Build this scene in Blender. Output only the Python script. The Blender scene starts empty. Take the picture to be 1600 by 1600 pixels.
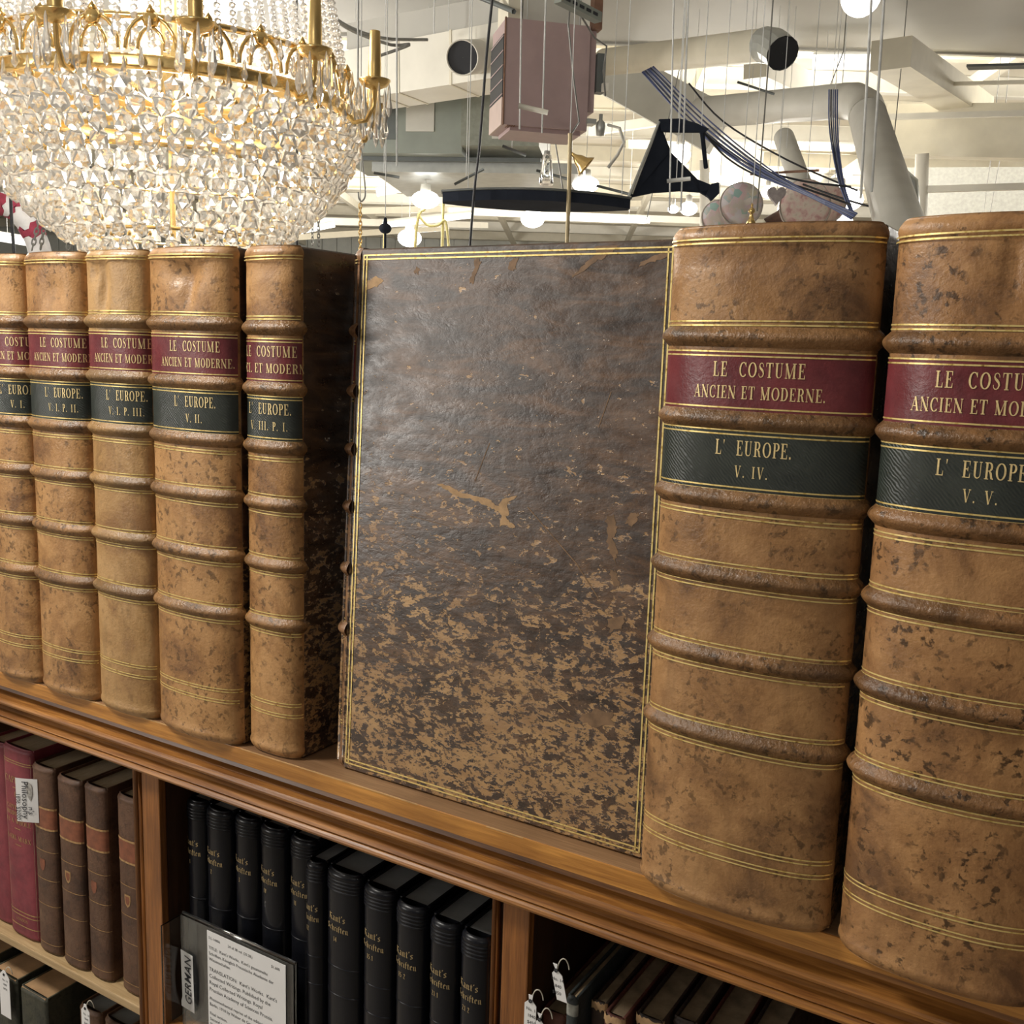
import bpy, bmesh, math, random
from mathutils import Vector, Matrix
random.seed(7)
sc = bpy.context.scene
COL = sc.collection
PI = math.pi

# ------------------------------------------------------------------ camera
CAM = Vector((0.0, -0.5865, 0.3305))
AX_R = Vector((0.8511, 0.5242, 0.0296))      # image right
AX_D = Vector((0.1076, -0.1190, -0.9870))    # image down
AX_F = Vector((-0.5139, 0.8433, -0.1577))    # forward
cd = bpy.data.cameras.new('camera')
cd.sensor_width = 36.0
cd.lens = 36.0
cd.clip_start = 0.02
cd.clip_end = 300
cam = bpy.data.objects.new('camera', cd)
COL.objects.link(cam)
cam.matrix_world = Matrix(((AX_R.x, -AX_D.x, -AX_F.x, CAM.x),
                           (AX_R.y, -AX_D.y, -AX_F.y, CAM.y),
                           (AX_R.z, -AX_D.z, -AX_F.z, CAM.z),
                           (0, 0, 0, 1)))
sc.camera = cam

# ------------------------------------------------------------------ exposure, world, lamps
sc.view_settings.view_transform = 'Standard'
sc.view_settings.look = 'None'
sc.view_settings.gamma = 1.0
sc.view_settings.use_curve_mapping = False
sc.view_settings.exposure = 0.0
sc.cycles.max_bounces = 10
sc.cycles.transmission_bounces = 8
sc.cycles.sample_clamp_indirect = 6.0

w = bpy.data.worlds.new('world')
sc.world = w
w.use_nodes = True
w.node_tree.nodes['Background'].inputs[0].default_value = (1.0, 0.96, 0.90, 1)
w.node_tree.nodes['Background'].inputs[1].default_value = 0.15


def lamp(name, loc, power, radius, color=(1, 0.95, 0.87)):
    l = bpy.data.lights.new(name, 'POINT')
    l.energy = power
    l.shadow_soft_size = radius
    l.color = color
    o = bpy.data.objects.new(name, l)
    COL.objects.link(o)
    o.location = loc
    return o


# unseen point lights: some inferred from spines and cover sheen, others added as fill
lamp('unseen_lamp', (-1.20, -0.50, 0.98), 56, 0.12)
lamp('unseen_lamp', (-4.5, -4.3, 0.85), 250, 0.70, (1, 0.95, 0.88))
lamp('unseen_lamp', (0.6, -3.6, 2.2), 26, 0.35)  # added to light the near ceiling
lamp('unseen_lamp', tuple(CAM + Vector((0.8539, 0.5204, 0)) * -4.2 + Vector((-0.5204, 0.8539, 0)) * 5.6 + Vector((0, 0, 0.9))), 340, 0.3)  # added out of frame to brighten the white duct
lamp('unseen_lamp', tuple(CAM + Vector((0.8539, 0.5204, 0)) * 3.6 + Vector((-0.5204, 0.8539, 0)) * 11.2 + Vector((0, 0, 3.0))), 150, 0.3)  # added under the far deck for a hot spot past the soffit edge
lamp('unseen_lamp', (-7.5, 3.0, 1.9), 150, 0.3)  # this and the lamps below are added to brighten the far ceiling
lamp('unseen_lamp', (-8.5, 8.5, 2.0), 400, 0.3)
lamp('unseen_lamp', (-4.5, 11.5, 2.2), 430, 0.3)
lamp('unseen_lamp', (0.5, 12.0, 2.6), 190, 0.3)
lamp('unseen_lamp', (-13.0, 17.0, 2.2), 560, 0.3)
lamp('unseen_lamp', (-6.0, 19.0, 2.2), 560, 0.3)
lamp('unseen_lamp', (3.0, 17.0, 2.3), 210, 0.3)


def at(px, py, dist):
    """the point `dist` metres from the camera in the direction of pixel (px, py) of the 1600 px frame"""
    d = AX_R * (px - 800) + AX_D * (py - 800) + AX_F * 1600
    return CAM + d.normalized() * dist


# ------------------------------------------------------------------ node helpers
class NT:
    def __init__(self, name, coord='Object'):
        self.m = bpy.data.materials.new(name)
        self.m.use_nodes = True
        self.t = self.m.node_tree
        self.b = self.t.nodes['Principled BSDF']
        self.tc = self.t.nodes.new('ShaderNodeTexCoord')
        self.co = self.tc.outputs[coord]

    def n(self, kind, **kw):
        x = self.t.nodes.new('ShaderNode' + kind)
        for k, v in kw.items():
            setattr(x, k, v)
        return x

    def l(self, a, b):
        self.t.links.new(a, b)

    def mapping(self, scale=(1, 1, 1), loc=(0, 0, 0), rot=(0, 0, 0)):
        m = self.n('Mapping')
        m.inputs['Scale'].default_value = scale
        m.inputs['Location'].default_value = loc
        m.inputs['Rotation'].default_value = rot
        self.l(self.co, m.inputs['Vector'])
        return m.outputs[0]

    def noise(self, vec, scale, detail=4, rough=0.55, dist=0.0):
        x = self.n('TexNoise')
        x.inputs['Scale'].default_value = scale
        x.inputs['Detail'].default_value = detail
        x.inputs['Roughness'].default_value = rough
        x.inputs['Distortion'].default_value = dist
        self.l(vec, x.inputs['Vector'])
        return x.outputs[0]

    def ramp(self, fac, stops, interp='LINEAR'):
        r = self.n('ValToRGB')
        r.color_ramp.interpolation = interp
        e = r.color_ramp.elements
        e[0].position, e[0].color = stops[0][0], (*stops[0][1], 1)
        e[1].position, e[1].color = stops[-1][0], (*stops[-1][1], 1)
        for p, c in stops[1:-1]:
            k = e.new(p)
            k.color = (*c, 1)
        self.l(fac, r.inputs[0])
        return r.outputs[0]

    def step(self, fac, a, b):
        x = self.n('MapRange')
        x.interpolation_type = 'SMOOTHSTEP'
        x.inputs['From Min'].default_value = a
        x.inputs['From Max'].default_value = b
        self.l(fac, x.inputs['Value'])
        return x.outputs[0]

    def math(self, op, a, b=None):
        x = self.n('Math', operation=op)
        for i, v in enumerate((a, b)):
            if v is None:
                continue
            if isinstance(v, (int, float)):
                x.inputs[i].default_value = v
            else:
                self.l(v, x.inputs[i])
        return x.outputs[0]

    def mix(self, fac, a, b, mode='MIX'):
        x = self.n('Mix', data_type='RGBA', blend_type=mode)
        for i, v in ((0, fac), (6, a), (7, b)):
            if isinstance(v, (int, float)):
                x.inputs[i].default_value = v
            elif isinstance(v, tuple):
                x.inputs[i].default_value = (*v, 1)
            else:
                self.l(v, x.inputs[i])
        return x.outputs[2]

    def bump(self, h, strength, dist=0.001):
        x = self.n('Bump')
        x.inputs['Strength'].default_value = strength
        x.inputs['Distance'].default_value = dist
        self.l(h, x.inputs['Height'])
        self.l(x.outputs[0], self.b.inputs['Normal'])

    def set(self, color=None, rough=None, metal=None, spec=None, trans=None, emit=None, estr=None, ior=None):
        for k, v in (('Base Color', color), ('Roughness', rough), ('Metallic', metal), ('Specular IOR Level', spec),
                     ('Transmission Weight', trans), ('Emission Color', emit), ('Emission Strength', estr), ('IOR', ior)):
            if v is None:
                continue
            s = self.b.inputs[k]
            if isinstance(v, tuple):
                s.default_value = (*v, 1)
            elif isinstance(v, (int, float)):
                s.default_value = v
            else:
                self.l(v, s)
        return self.m


def plain(name, color, rough=0.5, metal=0.0, var=0.12, scale=30, spec=None):
    t = NT(name)
    n = t.noise(t.co, scale, 4)
    c = t.ramp(n, [(0.3, tuple(x * (1 - var) for x in color)), (0.7, tuple(min(1, x * (1 + var)) for x in color))])
    t.set(color=c, rough=rough, metal=metal, spec=spec)
    return t.m


def leather(name, light, mid, dark, seed=0.0, spots=0.5, rough=0.42, streak=0.5, bumpy=0.35):
    t = NT(name)
    v = t.mapping(loc=(seed * 3.1, seed * 1.7, seed * 2.3))
    vs = t.mapping(scale=(1.0, 1.0, 0.22), loc=(seed * 5.0, seed, seed * 0.7))
    big = t.noise(v, 20, 7, 0.68, 0.5)
    col = t.ramp(big, [(0.34, dark), (0.47, mid), (0.60, light)])
    st = t.step(t.noise(vs, 75, 4, 0.6), 0.5, 0.78)
    col = t.mix(t.math('MULTIPLY', st, streak), col, tuple(x * 0.55 for x in mid))
    s1 = t.step(t.noise(v, 190, 3, 0.6, 0.3), 0.53, 0.63)
    s2 = t.step(t.noise(v, 30, 4, 0.65), 0.38, 0.58)
    blot = t.step(t.noise(v, 95, 3, 0.6, 0.5), 0.60, 0.70)
    col = t.mix(t.math('MULTIPLY', t.math('MULTIPLY', blot, s2), spots * 0.45), col, tuple(x * 0.42 for x in mid))
    sp = t.math('MULTIPLY', t.math('MULTIPLY', s1, s2), spots)
    col = t.mix(sp, col, tuple(x * 0.22 for x in mid))
    pale = t.step(t.noise(v, 60, 5, 0.7, 0.8), 0.64, 0.74)
    col = t.mix(t.math('MULTIPLY', pale, 0.35), col, tuple(min(1, x * 1.35) for x in light))
    t.bump(t.math('ADD', t.noise(v, 420, 4, 0.6), t.noise(v, 55, 3)), bumpy, 0.0012)
    r = t.step(t.noise(v, 45, 3), 0.25, 0.75)
    rr = t.math('ADD', t.math('MULTIPLY', r, 0.22), rough - 0.12)
    t.set(color=col, rough=rr, spec=0.45)
    return t.m


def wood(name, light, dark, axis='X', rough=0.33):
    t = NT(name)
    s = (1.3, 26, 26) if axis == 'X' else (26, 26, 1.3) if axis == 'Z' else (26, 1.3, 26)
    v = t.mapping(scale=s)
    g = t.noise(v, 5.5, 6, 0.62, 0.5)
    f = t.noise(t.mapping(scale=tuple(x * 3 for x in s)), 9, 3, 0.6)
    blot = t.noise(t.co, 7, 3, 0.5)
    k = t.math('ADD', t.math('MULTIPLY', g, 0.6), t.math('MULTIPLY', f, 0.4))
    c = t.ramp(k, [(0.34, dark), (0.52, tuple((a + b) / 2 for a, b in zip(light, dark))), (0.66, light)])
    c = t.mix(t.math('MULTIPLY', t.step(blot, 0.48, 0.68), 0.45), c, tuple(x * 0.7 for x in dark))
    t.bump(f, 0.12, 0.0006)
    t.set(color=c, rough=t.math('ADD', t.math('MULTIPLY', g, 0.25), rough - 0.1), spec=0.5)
    return t.m


# ------------------------------------------------------------------ mesh helpers
def mesh(name, verts, faces, mat=None, parent=None, smooth=False, kind=None, label=None):
    me = bpy.data.meshes.new(name)
    me.from_pydata([tuple(v) for v in verts], [], faces)
    me.validate()
    me.update()
    if mat:
        me.materials.append(mat)
    if smooth:
        me.polygons.foreach_set('use_smooth', [True] * len(me.polygons))
    o = bpy.data.objects.new(name, me)
    COL.objects.link(o)
    if parent:
        o.parent = parent
    if kind:
        o['kind'] = kind
    if label:
        o['label'] = label
    return o


def share(o, name, parent, loc=(0, 0, 0), rot=None, scale=None):
    c = bpy.data.objects.new(name, o.data)
    COL.objects.link(c)
    c.parent = parent
    c.location = loc
    if rot is not None:
        c.rotation_euler = rot
    if scale is not None:
        c.scale = scale
    return c


def thing(name, label, cat, loc=(0, 0, 0), rot=(0, 0, 0), group=None):
    o = bpy.data.objects.new(name, None)
    COL.objects.link(o)
    o.location = loc
    o.rotation_euler = rot
    o.empty_display_size = 0.05
    tag(o, label, cat, group)
    return o


def tag(o, label, cat, group=None):
    o['label'] = label
    o['category'] = cat
    if group:
        o['group'] = group
    return o


class G:
    """collects shapes into one mesh"""
    def __init__(self):
        self.v, self.f = [], []

    def add(self, vs, fs):
        k = len(self.v)
        self.v += [tuple(p) for p in vs]
        self.f += [tuple(i + k for i in f) for f in fs]
        return self

    def box(self, a, b, bev=0.0):
        (x0, y0, z0), (x1, y1, z1) = a, b
        if bev <= 0:
            vs = [(x, y, z) for z in (z0, z1) for y in (y0, y1) for x in (x0, x1)]
            return self.add(vs, [(0, 2, 3, 1), (4, 5, 7, 6), (0, 1, 5, 4), (2, 6, 7, 3), (0, 4, 6, 2), (1, 3, 7, 5)])
        bm = bmesh.new()
        bmesh.ops.create_cube(bm, size=1)
        for v in bm.verts:
            v.co = Vector(((x0 + x1) / 2 + v.co.x * (x1 - x0), (y0 + y1) / 2 + v.co.y * (y1 - y0), (z0 + z1) / 2 + v.co.z * (z1 - z0)))
        bmesh.ops.bevel(bm, geom=bm.edges[:], offset=bev, segments=2, profile=0.6, affect='EDGES')
        bm.verts.index_update()
        self.add([v.co[:] for v in bm.verts], [[v.index for v in f.verts] for f in bm.faces])
        bm.free()
        return self

    def tube(self, pts, r, seg=6, cap=True):
        pts = [Vector(p) for p in pts]
        n = len(pts)
        rr = r if isinstance(r, (list, tuple)) else [r] * n
        base = len(self.v)
        up = None
        for i, p in enumerate(pts):
            d = (pts[min(i + 1, n - 1)] - pts[max(i - 1, 0)]).normalized()
            if up is None:
                up = Vector((0, 0, 1)) if abs(d.z) < 0.9 else Vector((1, 0, 0))
            a = d.cross(up).normalized()
            up = a.cross(d).normalized()
            for k in range(seg):
                t = 2 * PI * k / seg
                self.v.append(tuple(p + (a * math.cos(t) + up * math.sin(t)) * rr[i]))
        for i in range(n - 1):
            for k in range(seg):
                a0 = base + i * seg + k
                a1 = base + i * seg + (k + 1) % seg
                self.f.append((a0, a1, a1 + seg, a0 + seg))
        if cap:
            self.f.append(tuple(base + k for k in range(seg)))
            self.f.append(tuple(base + (n - 1) * seg + k for k in reversed(range(seg))))
        return self

    def lathe(self, prof, seg=20, center=(0, 0, 0), axis=None):
        """prof: (radius, height) pairs turned about z (or about `axis` through center)"""
        q = Vector((0, 0, 1)).rotation_difference(Vector(axis)) if axis is not None else None
        base = len(self.v)
        c = Vector(center)
        for r, h in prof:
            for k in range(seg):
                t = 2 * PI * k / seg
                p = Vector((r * math.cos(t), r * math.sin(t), h))
                if q:
                    p = q @ p
                self.v.append(tuple(c + p))
        for i in range(len(prof) - 1):
            for k in range(seg):
                a0 = base + i * seg + k
                a1 = base + i * seg + (k + 1) % seg
                self.f.append((a0, a1, a1 + seg, a0 + seg))
        return self

    def beam(self, a, b, wdt, hgt, up=(0, 0, 1)):
        """a square-section bar from a to b"""
        a, b = Vector(a), Vector(b)
        d = (b - a).normalized()
        s = d.cross(Vector(up)).normalized()
        u = s.cross(d).normalized()
        vs = []
        for p in (a, b):
            for i, j in ((-1, -1), (1, -1), (1, 1), (-1, 1)):
                vs.append(p + s * (wdt / 2 * i) + u * (hgt / 2 * j))
        return self.add(vs, [(0, 1, 2, 3), (7, 6, 5, 4), (0, 4, 5, 1), (1, 5, 6, 2), (2, 6, 7, 3), (3, 7, 4, 0)])

    def prism(self, poly, off):
        """a flat polygon given thickness by the vector off"""
        n = len(poly)
        off = Vector(off)
        vs = [Vector(p) for p in poly] + [Vector(p) + off for p in poly]
        fs = [tuple(reversed(range(n))), tuple(range(n, 2 * n))]
        fs += [(i, (i + 1) % n, (i + 1) % n + n, i + n) for i in range(n)]
        return self.add(vs, fs)

    def obj(self, name, mat, parent=None, smooth=False, kind=None, label=None, origin=None):
        v = self.v
        if origin is not None:
            o = Vector(origin)
            v = [tuple(Vector(p) - o) for p in v]
        return mesh(name, v, self.f, mat, parent, smooth, kind, label)


# ------------------------------------------------------------------ lettering
def sans(text, size, spacing=1.0, shear=0.0, bold=0.0):
    """built-in font as flat triangles: (points [(u, v)], faces, width), baseline at v = 0, left at u = 0"""
    cu = bpy.data.curves.new('t', 'FONT')
    cu.body = text
    cu.size = size
    cu.shear = shear
    cu.offset = bold
    cu.resolution_u = 2
    cu.space_character = spacing
    ob = bpy.data.objects.new('t', cu)
    COL.objects.link(ob)
    bpy.context.view_layer.update()
    me = bpy.data.meshes.new_from_object(ob.evaluated_get(bpy.context.evaluated_depsgraph_get()))
    pts = [(v.co.x, v.co.y) for v in me.vertices]
    fs = [tuple(p.vertices) for p in me.polygons]
    bpy.data.objects.remove(ob)
    bpy.data.curves.remove(cu)
    bpy.data.meshes.remove(me)
    wd = max((p[0] for p in pts), default=0)
    return pts, fs, wd


TK, TN = 0.17, 0.055      # thick and thin strokes of the cut roman capitals


class Glyph:
    def __init__(self):
        self.p, self.f, self.w = [], [], 0.6

    def strip(self, pts, wid):
        """a stroke along pts with horizontal-ish width per point"""
        n = len(pts)
        k = len(self.p)
        for i, (x, y) in enumerate(pts):
            x0, y0 = pts[max(i - 1, 0)]
            x1, y1 = pts[min(i + 1, n - 1)]
            dx, dy = x1 - x0, y1 - y0
            L = math.hypot(dx, dy) or 1
            nx, ny = -dy / L, dx / L
            h = (wid[i] if isinstance(wid, (list, tuple)) else wid) / 2
            self.p += [(x + nx * h, y + ny * h), (x - nx * h, y - ny * h)]
        for i in range(n - 1):
            a = k + 2 * i
            self.f.append((a, a + 1, a + 3, a + 2))
        return self

    def bar(self, x, w=TK, y0=0.0, y1=1.0, serif=True):
        self.strip([(x, y0), (x, y1)], w)
        if serif:
            s = w / 2 + 0.09
            for y in (y0 + TN / 2, y1 - TN / 2):
                self.strip([(x - s, y), (x + s, y)], TN)
        return self

    def arc(self, cx, cy, rx, ry, a0, a1, thin=TN, thick=TK, n=18):
        pts, wd = [], []
        for i in range(n + 1):
            a = math.radians(a0 + (a1 - a0) * i / n)
            pts.append((cx + rx * math.cos(a), cy + ry * math.sin(a)))
            wd.append(thin + (thick - thin) * abs(math.cos(a)) ** 1.3)
        return self.strip(pts, wd)


def roman(ch):
    g = Glyph()
    T, t = TK, TN
    if ch == 'I':
        g.bar(0.19); g.w = 0.42
    elif ch == 'L':
        g.bar(0.19); g.strip([(0.19, t / 2), (0.62, t / 2)], t); g.strip([(0.60, 0), (0.63, 0.30)], [0.09, 0.03]); g.w = 0.70
    elif ch == 'E' or ch == 'F':
        g.bar(0.19); g.strip([(0.19, 1 - t / 2), (0.60, 1 - t / 2)], t); g.strip([(0.58, 1), (0.60, 0.74)], [0.09, 0.03])
        g.strip([(0.19, 0.52), (0.46, 0.52)], t); g.strip([(0.45, 0.64), (0.45, 0.40)], 0.05)
        if ch == 'E':
            g.strip([(0.19, t / 2), (0.63, t / 2)], t); g.strip([(0.61, 0), (0.64, 0.28)], [0.09, 0.03])
        g.w = 0.72
    elif ch == 'T':
        g.bar(0.35); g.strip([(0.03, 1 - t / 2), (0.67, 1 - t / 2)], t)
        g.strip([(0.05, 1), (0.03, 0.72)], [0.09, 0.03]); g.strip([(0.65, 1), (0.67, 0.72)], [0.09, 0.03]); g.w = 0.74
    elif ch == 'C' or ch == 'G':
        g.arc(0.42, 0.5, 0.33, 0.47, 42, 318); g.strip([(0.67, 0.98), (0.68, 0.68)], [0.05, 0.05]); g.w = 0.78
    elif ch == 'O':
        g.arc(0.43, 0.5, 0.34, 0.47, 0, 360, n=24); g.w = 0.88
    elif ch == 'S':
        pts = [(0.52, 0.72), (0.50, 0.86), (0.40, 0.955), (0.28, 0.97), (0.16, 0.90), (0.13, 0.76), (0.20, 0.64), (0.34, 0.54), (0.47, 0.43), (0.53, 0.27), (0.47, 0.12), (0.34, 0.03), (0.20, 0.04), (0.10, 0.14), (0.08, 0.28)]
        wd = [0.05, 0.05, t, t, 0.09, 0.12, 0.15, T, 0.15, 0.12, 0.09, t, t, 0.05, 0.05]
        g.strip(pts, wd); g.w = 0.64
    elif ch == 'U':
        g.bar(0.19, T, 0.3, 1.0, False); g.strip([(0.01, 1 - t / 2), (0.37, 1 - t / 2)], t)
        pts = [(0.19, 0.32), (0.20, 0.18), (0.28, 0.07), (0.42, 0.03), (0.56, 0.08), (0.63, 0.2), (0.64, 0.34), (0.64, 1.0)]
        g.strip(pts, [T, 0.15, 0.10, t, t, t, t, t]); g.strip([(0.52, 1 - t / 2), (0.76, 1 - t / 2)], t); g.w = 0.84
    elif ch == 'M':
        g.bar(0.14, t); g.strip([(0.12, 0.98), (0.49, 0.02)], T); g.strip([(0.49, 0.02), (0.84, 0.98)], t); g.bar(0.88, T); g.w = 1.12
    elif ch == 'N':
        g.bar(0.14, t); g.strip([(0.12, 0.98), (0.72, 0.02)], T); g.bar(0.74, t); g.w = 0.92
    elif ch == 'A':
        g.strip([(0.40, 1.0), (0.08, 0.0)], t); g.strip([(0.40, 1.0), (0.68, 0.0)], T); g.strip([(0.18, 0.34), (0.58, 0.34)], t)
        g.strip([(-0.03, t / 2), (0.21, t / 2)], t); g.strip([(0.53, t / 2), (0.83, t / 2)], t); g.w = 0.84
    elif ch == 'V':
        g.strip([(0.12, 1.0), (0.42, 0.0)], T); g.strip([(0.42, 0.0), (0.72, 1.0)], t)
        g.strip([(-0.03, 1 - t / 2), (0.28, 1 - t / 2)], t); g.strip([(0.60, 1 - t / 2), (0.84, 1 - t / 2)], t); g.w = 0.84
    elif ch == 'W':
        for k in (0, 0.42):
            g.strip([(0.10 + k, 1.0), (0.34 + k, 0.0)], T * 0.9); g.strip([(0.34 + k, 0.0), (0.56 + k, 1.0)], t)
        g.strip([(-0.03, 1 - t / 2), (1.08, 1 - t / 2)], t * 0.6); g.w = 1.08
    elif ch == 'X':
        g.strip([(0.10, 1.0), (0.64, 0.0)], T); g.strip([(0.62, 1.0), (0.08, 0.0)], t)
        g.strip([(0, t / 2), (0.2, t / 2)], t); g.strip([(0.5, 1 - t / 2), (0.74, 1 - t / 2)], t); g.w = 0.76
    elif ch == 'D':
        g.bar(0.19); g.arc(0.34, 0.5, 0.36, 0.475, -90, 90); g.strip([(0.19, t / 2), (0.36, t / 2)], t); g.strip([(0.19, 1 - t / 2), (0.36, 1 - t / 2)], t); g.w = 0.84
    elif ch in 'PRB':
        g.bar(0.19); g.arc(0.34, 0.735, 0.24, 0.24, -90, 90); g.strip([(0.19, 0.495), (0.36, 0.495)], t); g.strip([(0.19, 1 - t / 2), (0.36, 1 - t / 2)], t); g.w = 0.66
        if ch == 'R':
            g.strip([(0.38, 0.49), (0.52, 0.36), (0.60, 0.08), (0.74, 0.02)], [0.08, T, T, 0.05]); g.w = 0.78
    elif ch == 'H':
        g.bar(0.19); g.bar(0.68); g.strip([(0.19, 0.5), (0.68, 0.5)], t); g.w = 0.90
    elif ch == 'K':
        g.bar(0.19); g.strip([(0.24, 0.40), (0.66, 1.0)], t); g.strip([(0.38, 0.58), (0.72, 0.0)], T); g.w = 0.84
    elif ch == '.':
        g.strip([(0.10, 0.0), (0.10, 0.15)], 0.15); g.w = 0.26
    elif ch == "'":
        g.strip([(0.10, 1.0), (0.08, 0.72)], [0.12, 0.03]); g.w = 0.22
    else:
        g.w = 0.42
    return g


def roman_text(text, cap, track=0.10):
    pts, fs, x = [], [], 0.0
    for ch in text:
        g = roman(ch)
        k = len(pts)
        pts += [((x + p[0]) * cap, p[1] * cap) for p in g.p]
        fs += [tuple(i + k for i in f) for f in g.f]
        x += g.w + track
    return pts, fs, (x - track) * cap


# broken-pen letters: every stroke is drawn with a slanted nib
BL = {
    'K': ([[(0.10, 0.95), (0.16, 1.0), (0.16, 0.08), (0.05, 0.0)], [(0.16, 0.55), (0.42, 0.95), (0.55, 0.85)], [(0.18, 0.55), (0.45, 0.45), (0.45, 0.10), (0.58, 0.0)]], 0.68),
    'S': ([[(0.55, 0.85), (0.40, 1.0), (0.12, 0.85), (0.12, 0.62), (0.48, 0.42), (0.48, 0.15), (0.28, 0.0), (0.04, 0.12)], [(0.30, 0.95), (0.30, 0.10)]], 0.66),
    'a': ([[(0.08, 0.58), (0.22, 0.66), (0.36, 0.56), (0.36, 0.08), (0.46, 0.0)], [(0.36, 0.36), (0.10, 0.26), (0.10, 0.08), (0.22, 0.0), (0.36, 0.10)]], 0.52),
    'n': ([[(0.04, 0.56), (0.12, 0.64), (0.12, 0.08), (0.20, 0.0)], [(0.12, 0.52), (0.32, 0.66), (0.38, 0.56), (0.38, 0.08), (0.47, 0.0)]], 0.54),
    't': ([[(0.16, 0.86), (0.16, 0.08), (0.26, 0.0), (0.36, 0.08)], [(0.04, 0.60), (0.34, 0.60)]], 0.40),
    's': ([[(0.36, 0.56), (0.24, 0.66), (0.10, 0.54), (0.12, 0.40), (0.32, 0.28), (0.32, 0.10), (0.20, 0.0), (0.06, 0.08)]], 0.44),
    'c': ([[(0.36, 0.54), (0.26, 0.66), (0.10, 0.54), (0.10, 0.10), (0.22, 0.0), (0.36, 0.10)]], 0.42),
    'h': ([[(0.12, 1.0), (0.12, 0.08), (0.20, 0.0)], [(0.12, 0.52), (0.32, 0.66), (0.38, 0.54), (0.38, 0.05), (0.26, -0.15)]], 0.52),
    'r': ([[(0.05, 0.56), (0.12, 0.64), (0.12, 0.08), (0.20, 0.0)], [(0.12, 0.5), (0.28, 0.66), (0.36, 0.56)]], 0.40),
    'i': ([[(0.05, 0.56), (0.12, 0.64), (0.12, 0.08), (0.20, 0.0)], [(0.11, 0.84), (0.15, 0.90)]], 0.27),
    'f': ([[(0.34, 0.92), (0.22, 1.0), (0.14, 0.88), (0.14, -0.10)], [(0.04, 0.60), (0.32, 0.60)]], 0.34),
    'e': ([[(0.12, 0.32), (0.36, 0.46), (0.30, 0.62), (0.20, 0.66), (0.10, 0.54), (0.10, 0.10), (0.22, 0.0), (0.36, 0.10)]], 0.44),
    "'": ([[(0.10, 1.0), (0.06, 0.80)]], 0.18),
    '1': ([[(0.04, 0.74), (0.16, 0.92), (0.16, 0.02)]], 0.32),
    '2': ([[(0.06, 0.72), (0.18, 0.90), (0.34, 0.74), (0.08, 0.04), (0.38, 0.04)]], 0.48),
    '3': ([[(0.06, 0.80), (0.22, 0.92), (0.34, 0.72), (0.18, 0.50), (0.36, 0.26), (0.22, 0.02), (0.05, 0.12)]], 0.46),
    '4': ([[(0.28, 0.02), (0.28, 0.92), (0.04, 0.28), (0.42, 0.28)]], 0.48),
    '5': ([[(0.36, 0.90), (0.12, 0.90), (0.10, 0.54), (0.32, 0.48), (0.34, 0.16), (0.20, 0.02), (0.05, 0.10)]], 0.46),
    'I': ([[(0.12, 0.92), (0.12, 0.02)]], 0.28),
    'V': ([[(0.06, 0.92), (0.20, 0.02), (0.36, 0.92)]], 0.46),
    '.': ([[(0.08, 0.02), (0.12, 0.08)]], 0.22),
}


def black_text(text, cap):
    pts, fs, x = [], [], 0.0
    nx, ny = 0.075, 0.05
    for ch in text:
        st, wd = BL.get(ch, ([], 0.3))
        for line in st:
            for (x0, y0), (x1, y1) in zip(line, line[1:]):
                k = len(pts)
                for px, py in ((x0 - nx, y0 - ny), (x0 + nx, y0 + ny), (x1 + nx, y1 + ny), (x1 - nx, y1 - ny)):
                    pts.append(((x + px) * cap, py * cap))
                fs.append((k, k + 1, k + 2, k + 3))
        x += wd + 0.06
    return pts, fs, x * cap
# ------------------------------------------------------------------ materials of the foreground
M_GOLD = NT('gilt')
_wear = M_GOLD.noise(M_GOLD.mapping(), 260, 3, 0.6)
M_GOLD.set(color=M_GOLD.ramp(_wear, [(0.24, (0.24, 0.13, 0.04)), (0.36, (0.66, 0.46, 0.13)), (0.5, (0.90, 0.70, 0.28))]), rough=0.36, metal=0.55)
M_GOLD = M_GOLD.m
M_LETTER = plain('gilt_lettering', (0.80, 0.62, 0.30), 0.4, 0.25, 0.18, 400)
M_RED = leather('red_morocco', (0.185, 0.036, 0.040), (0.145, 0.027, 0.032), (0.10, 0.018, 0.022), 3.3, 0.1, 0.36, 0.35, 0.2)
t = NT('dark_green_straight_grain')
wv = t.n('TexWave')
wv.inputs['Scale'].default_value = 190
wv.inputs['Distortion'].default_value = 5
wv.inputs['Detail'].default_value = 2
t.l(t.mapping(rot=(0, 0.8, 0)), wv.inputs['Vector'])
t.bump(wv.outputs[1], 0.35, 0.0006)
t.set(color=t.ramp(t.noise(t.co, 40, 4), [(0.3, (0.016, 0.021, 0.018)), (0.7, (0.034, 0.042, 0.034))]), rough=0.34, spec=0.6)
M_GREEN = t.m
M_PAGE = NT('page_edges')
_pg = M_PAGE.noise(M_PAGE.mapping(scale=(60, 2, 2)), 40, 3)
M_PAGE.set(color=M_PAGE.ramp(_pg, [(0.3, (0.33, 0.25, 0.15)), (0.7, (0.52, 0.43, 0.29))]), rough=0.85)
M_PAGE = M_PAGE.m
M_PAGE_GREY = plain('grey_page_edges', (0.20, 0.21, 0.21), 0.8, 0, 0.12, 60)
M_PAGE_TAN = plain('tan_page_edges', (0.36, 0.22, 0.11), 0.85, 0, 0.2, 60)
M_PAPER = plain('white_paper', (0.78, 0.77, 0.76), 0.7, 0, 0.03, 20)
M_INK = plain('black_ink', (0.03, 0.03, 0.035), 0.6)
M_WOOD_X = wood('oak_along', (0.47, 0.205, 0.045), (0.14, 0.048, 0.011), 'X', 0.34)
M_WOOD_Z = wood('oak_upright', (0.40, 0.155, 0.038), (0.13, 0.045, 0.012), 'Z')
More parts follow.
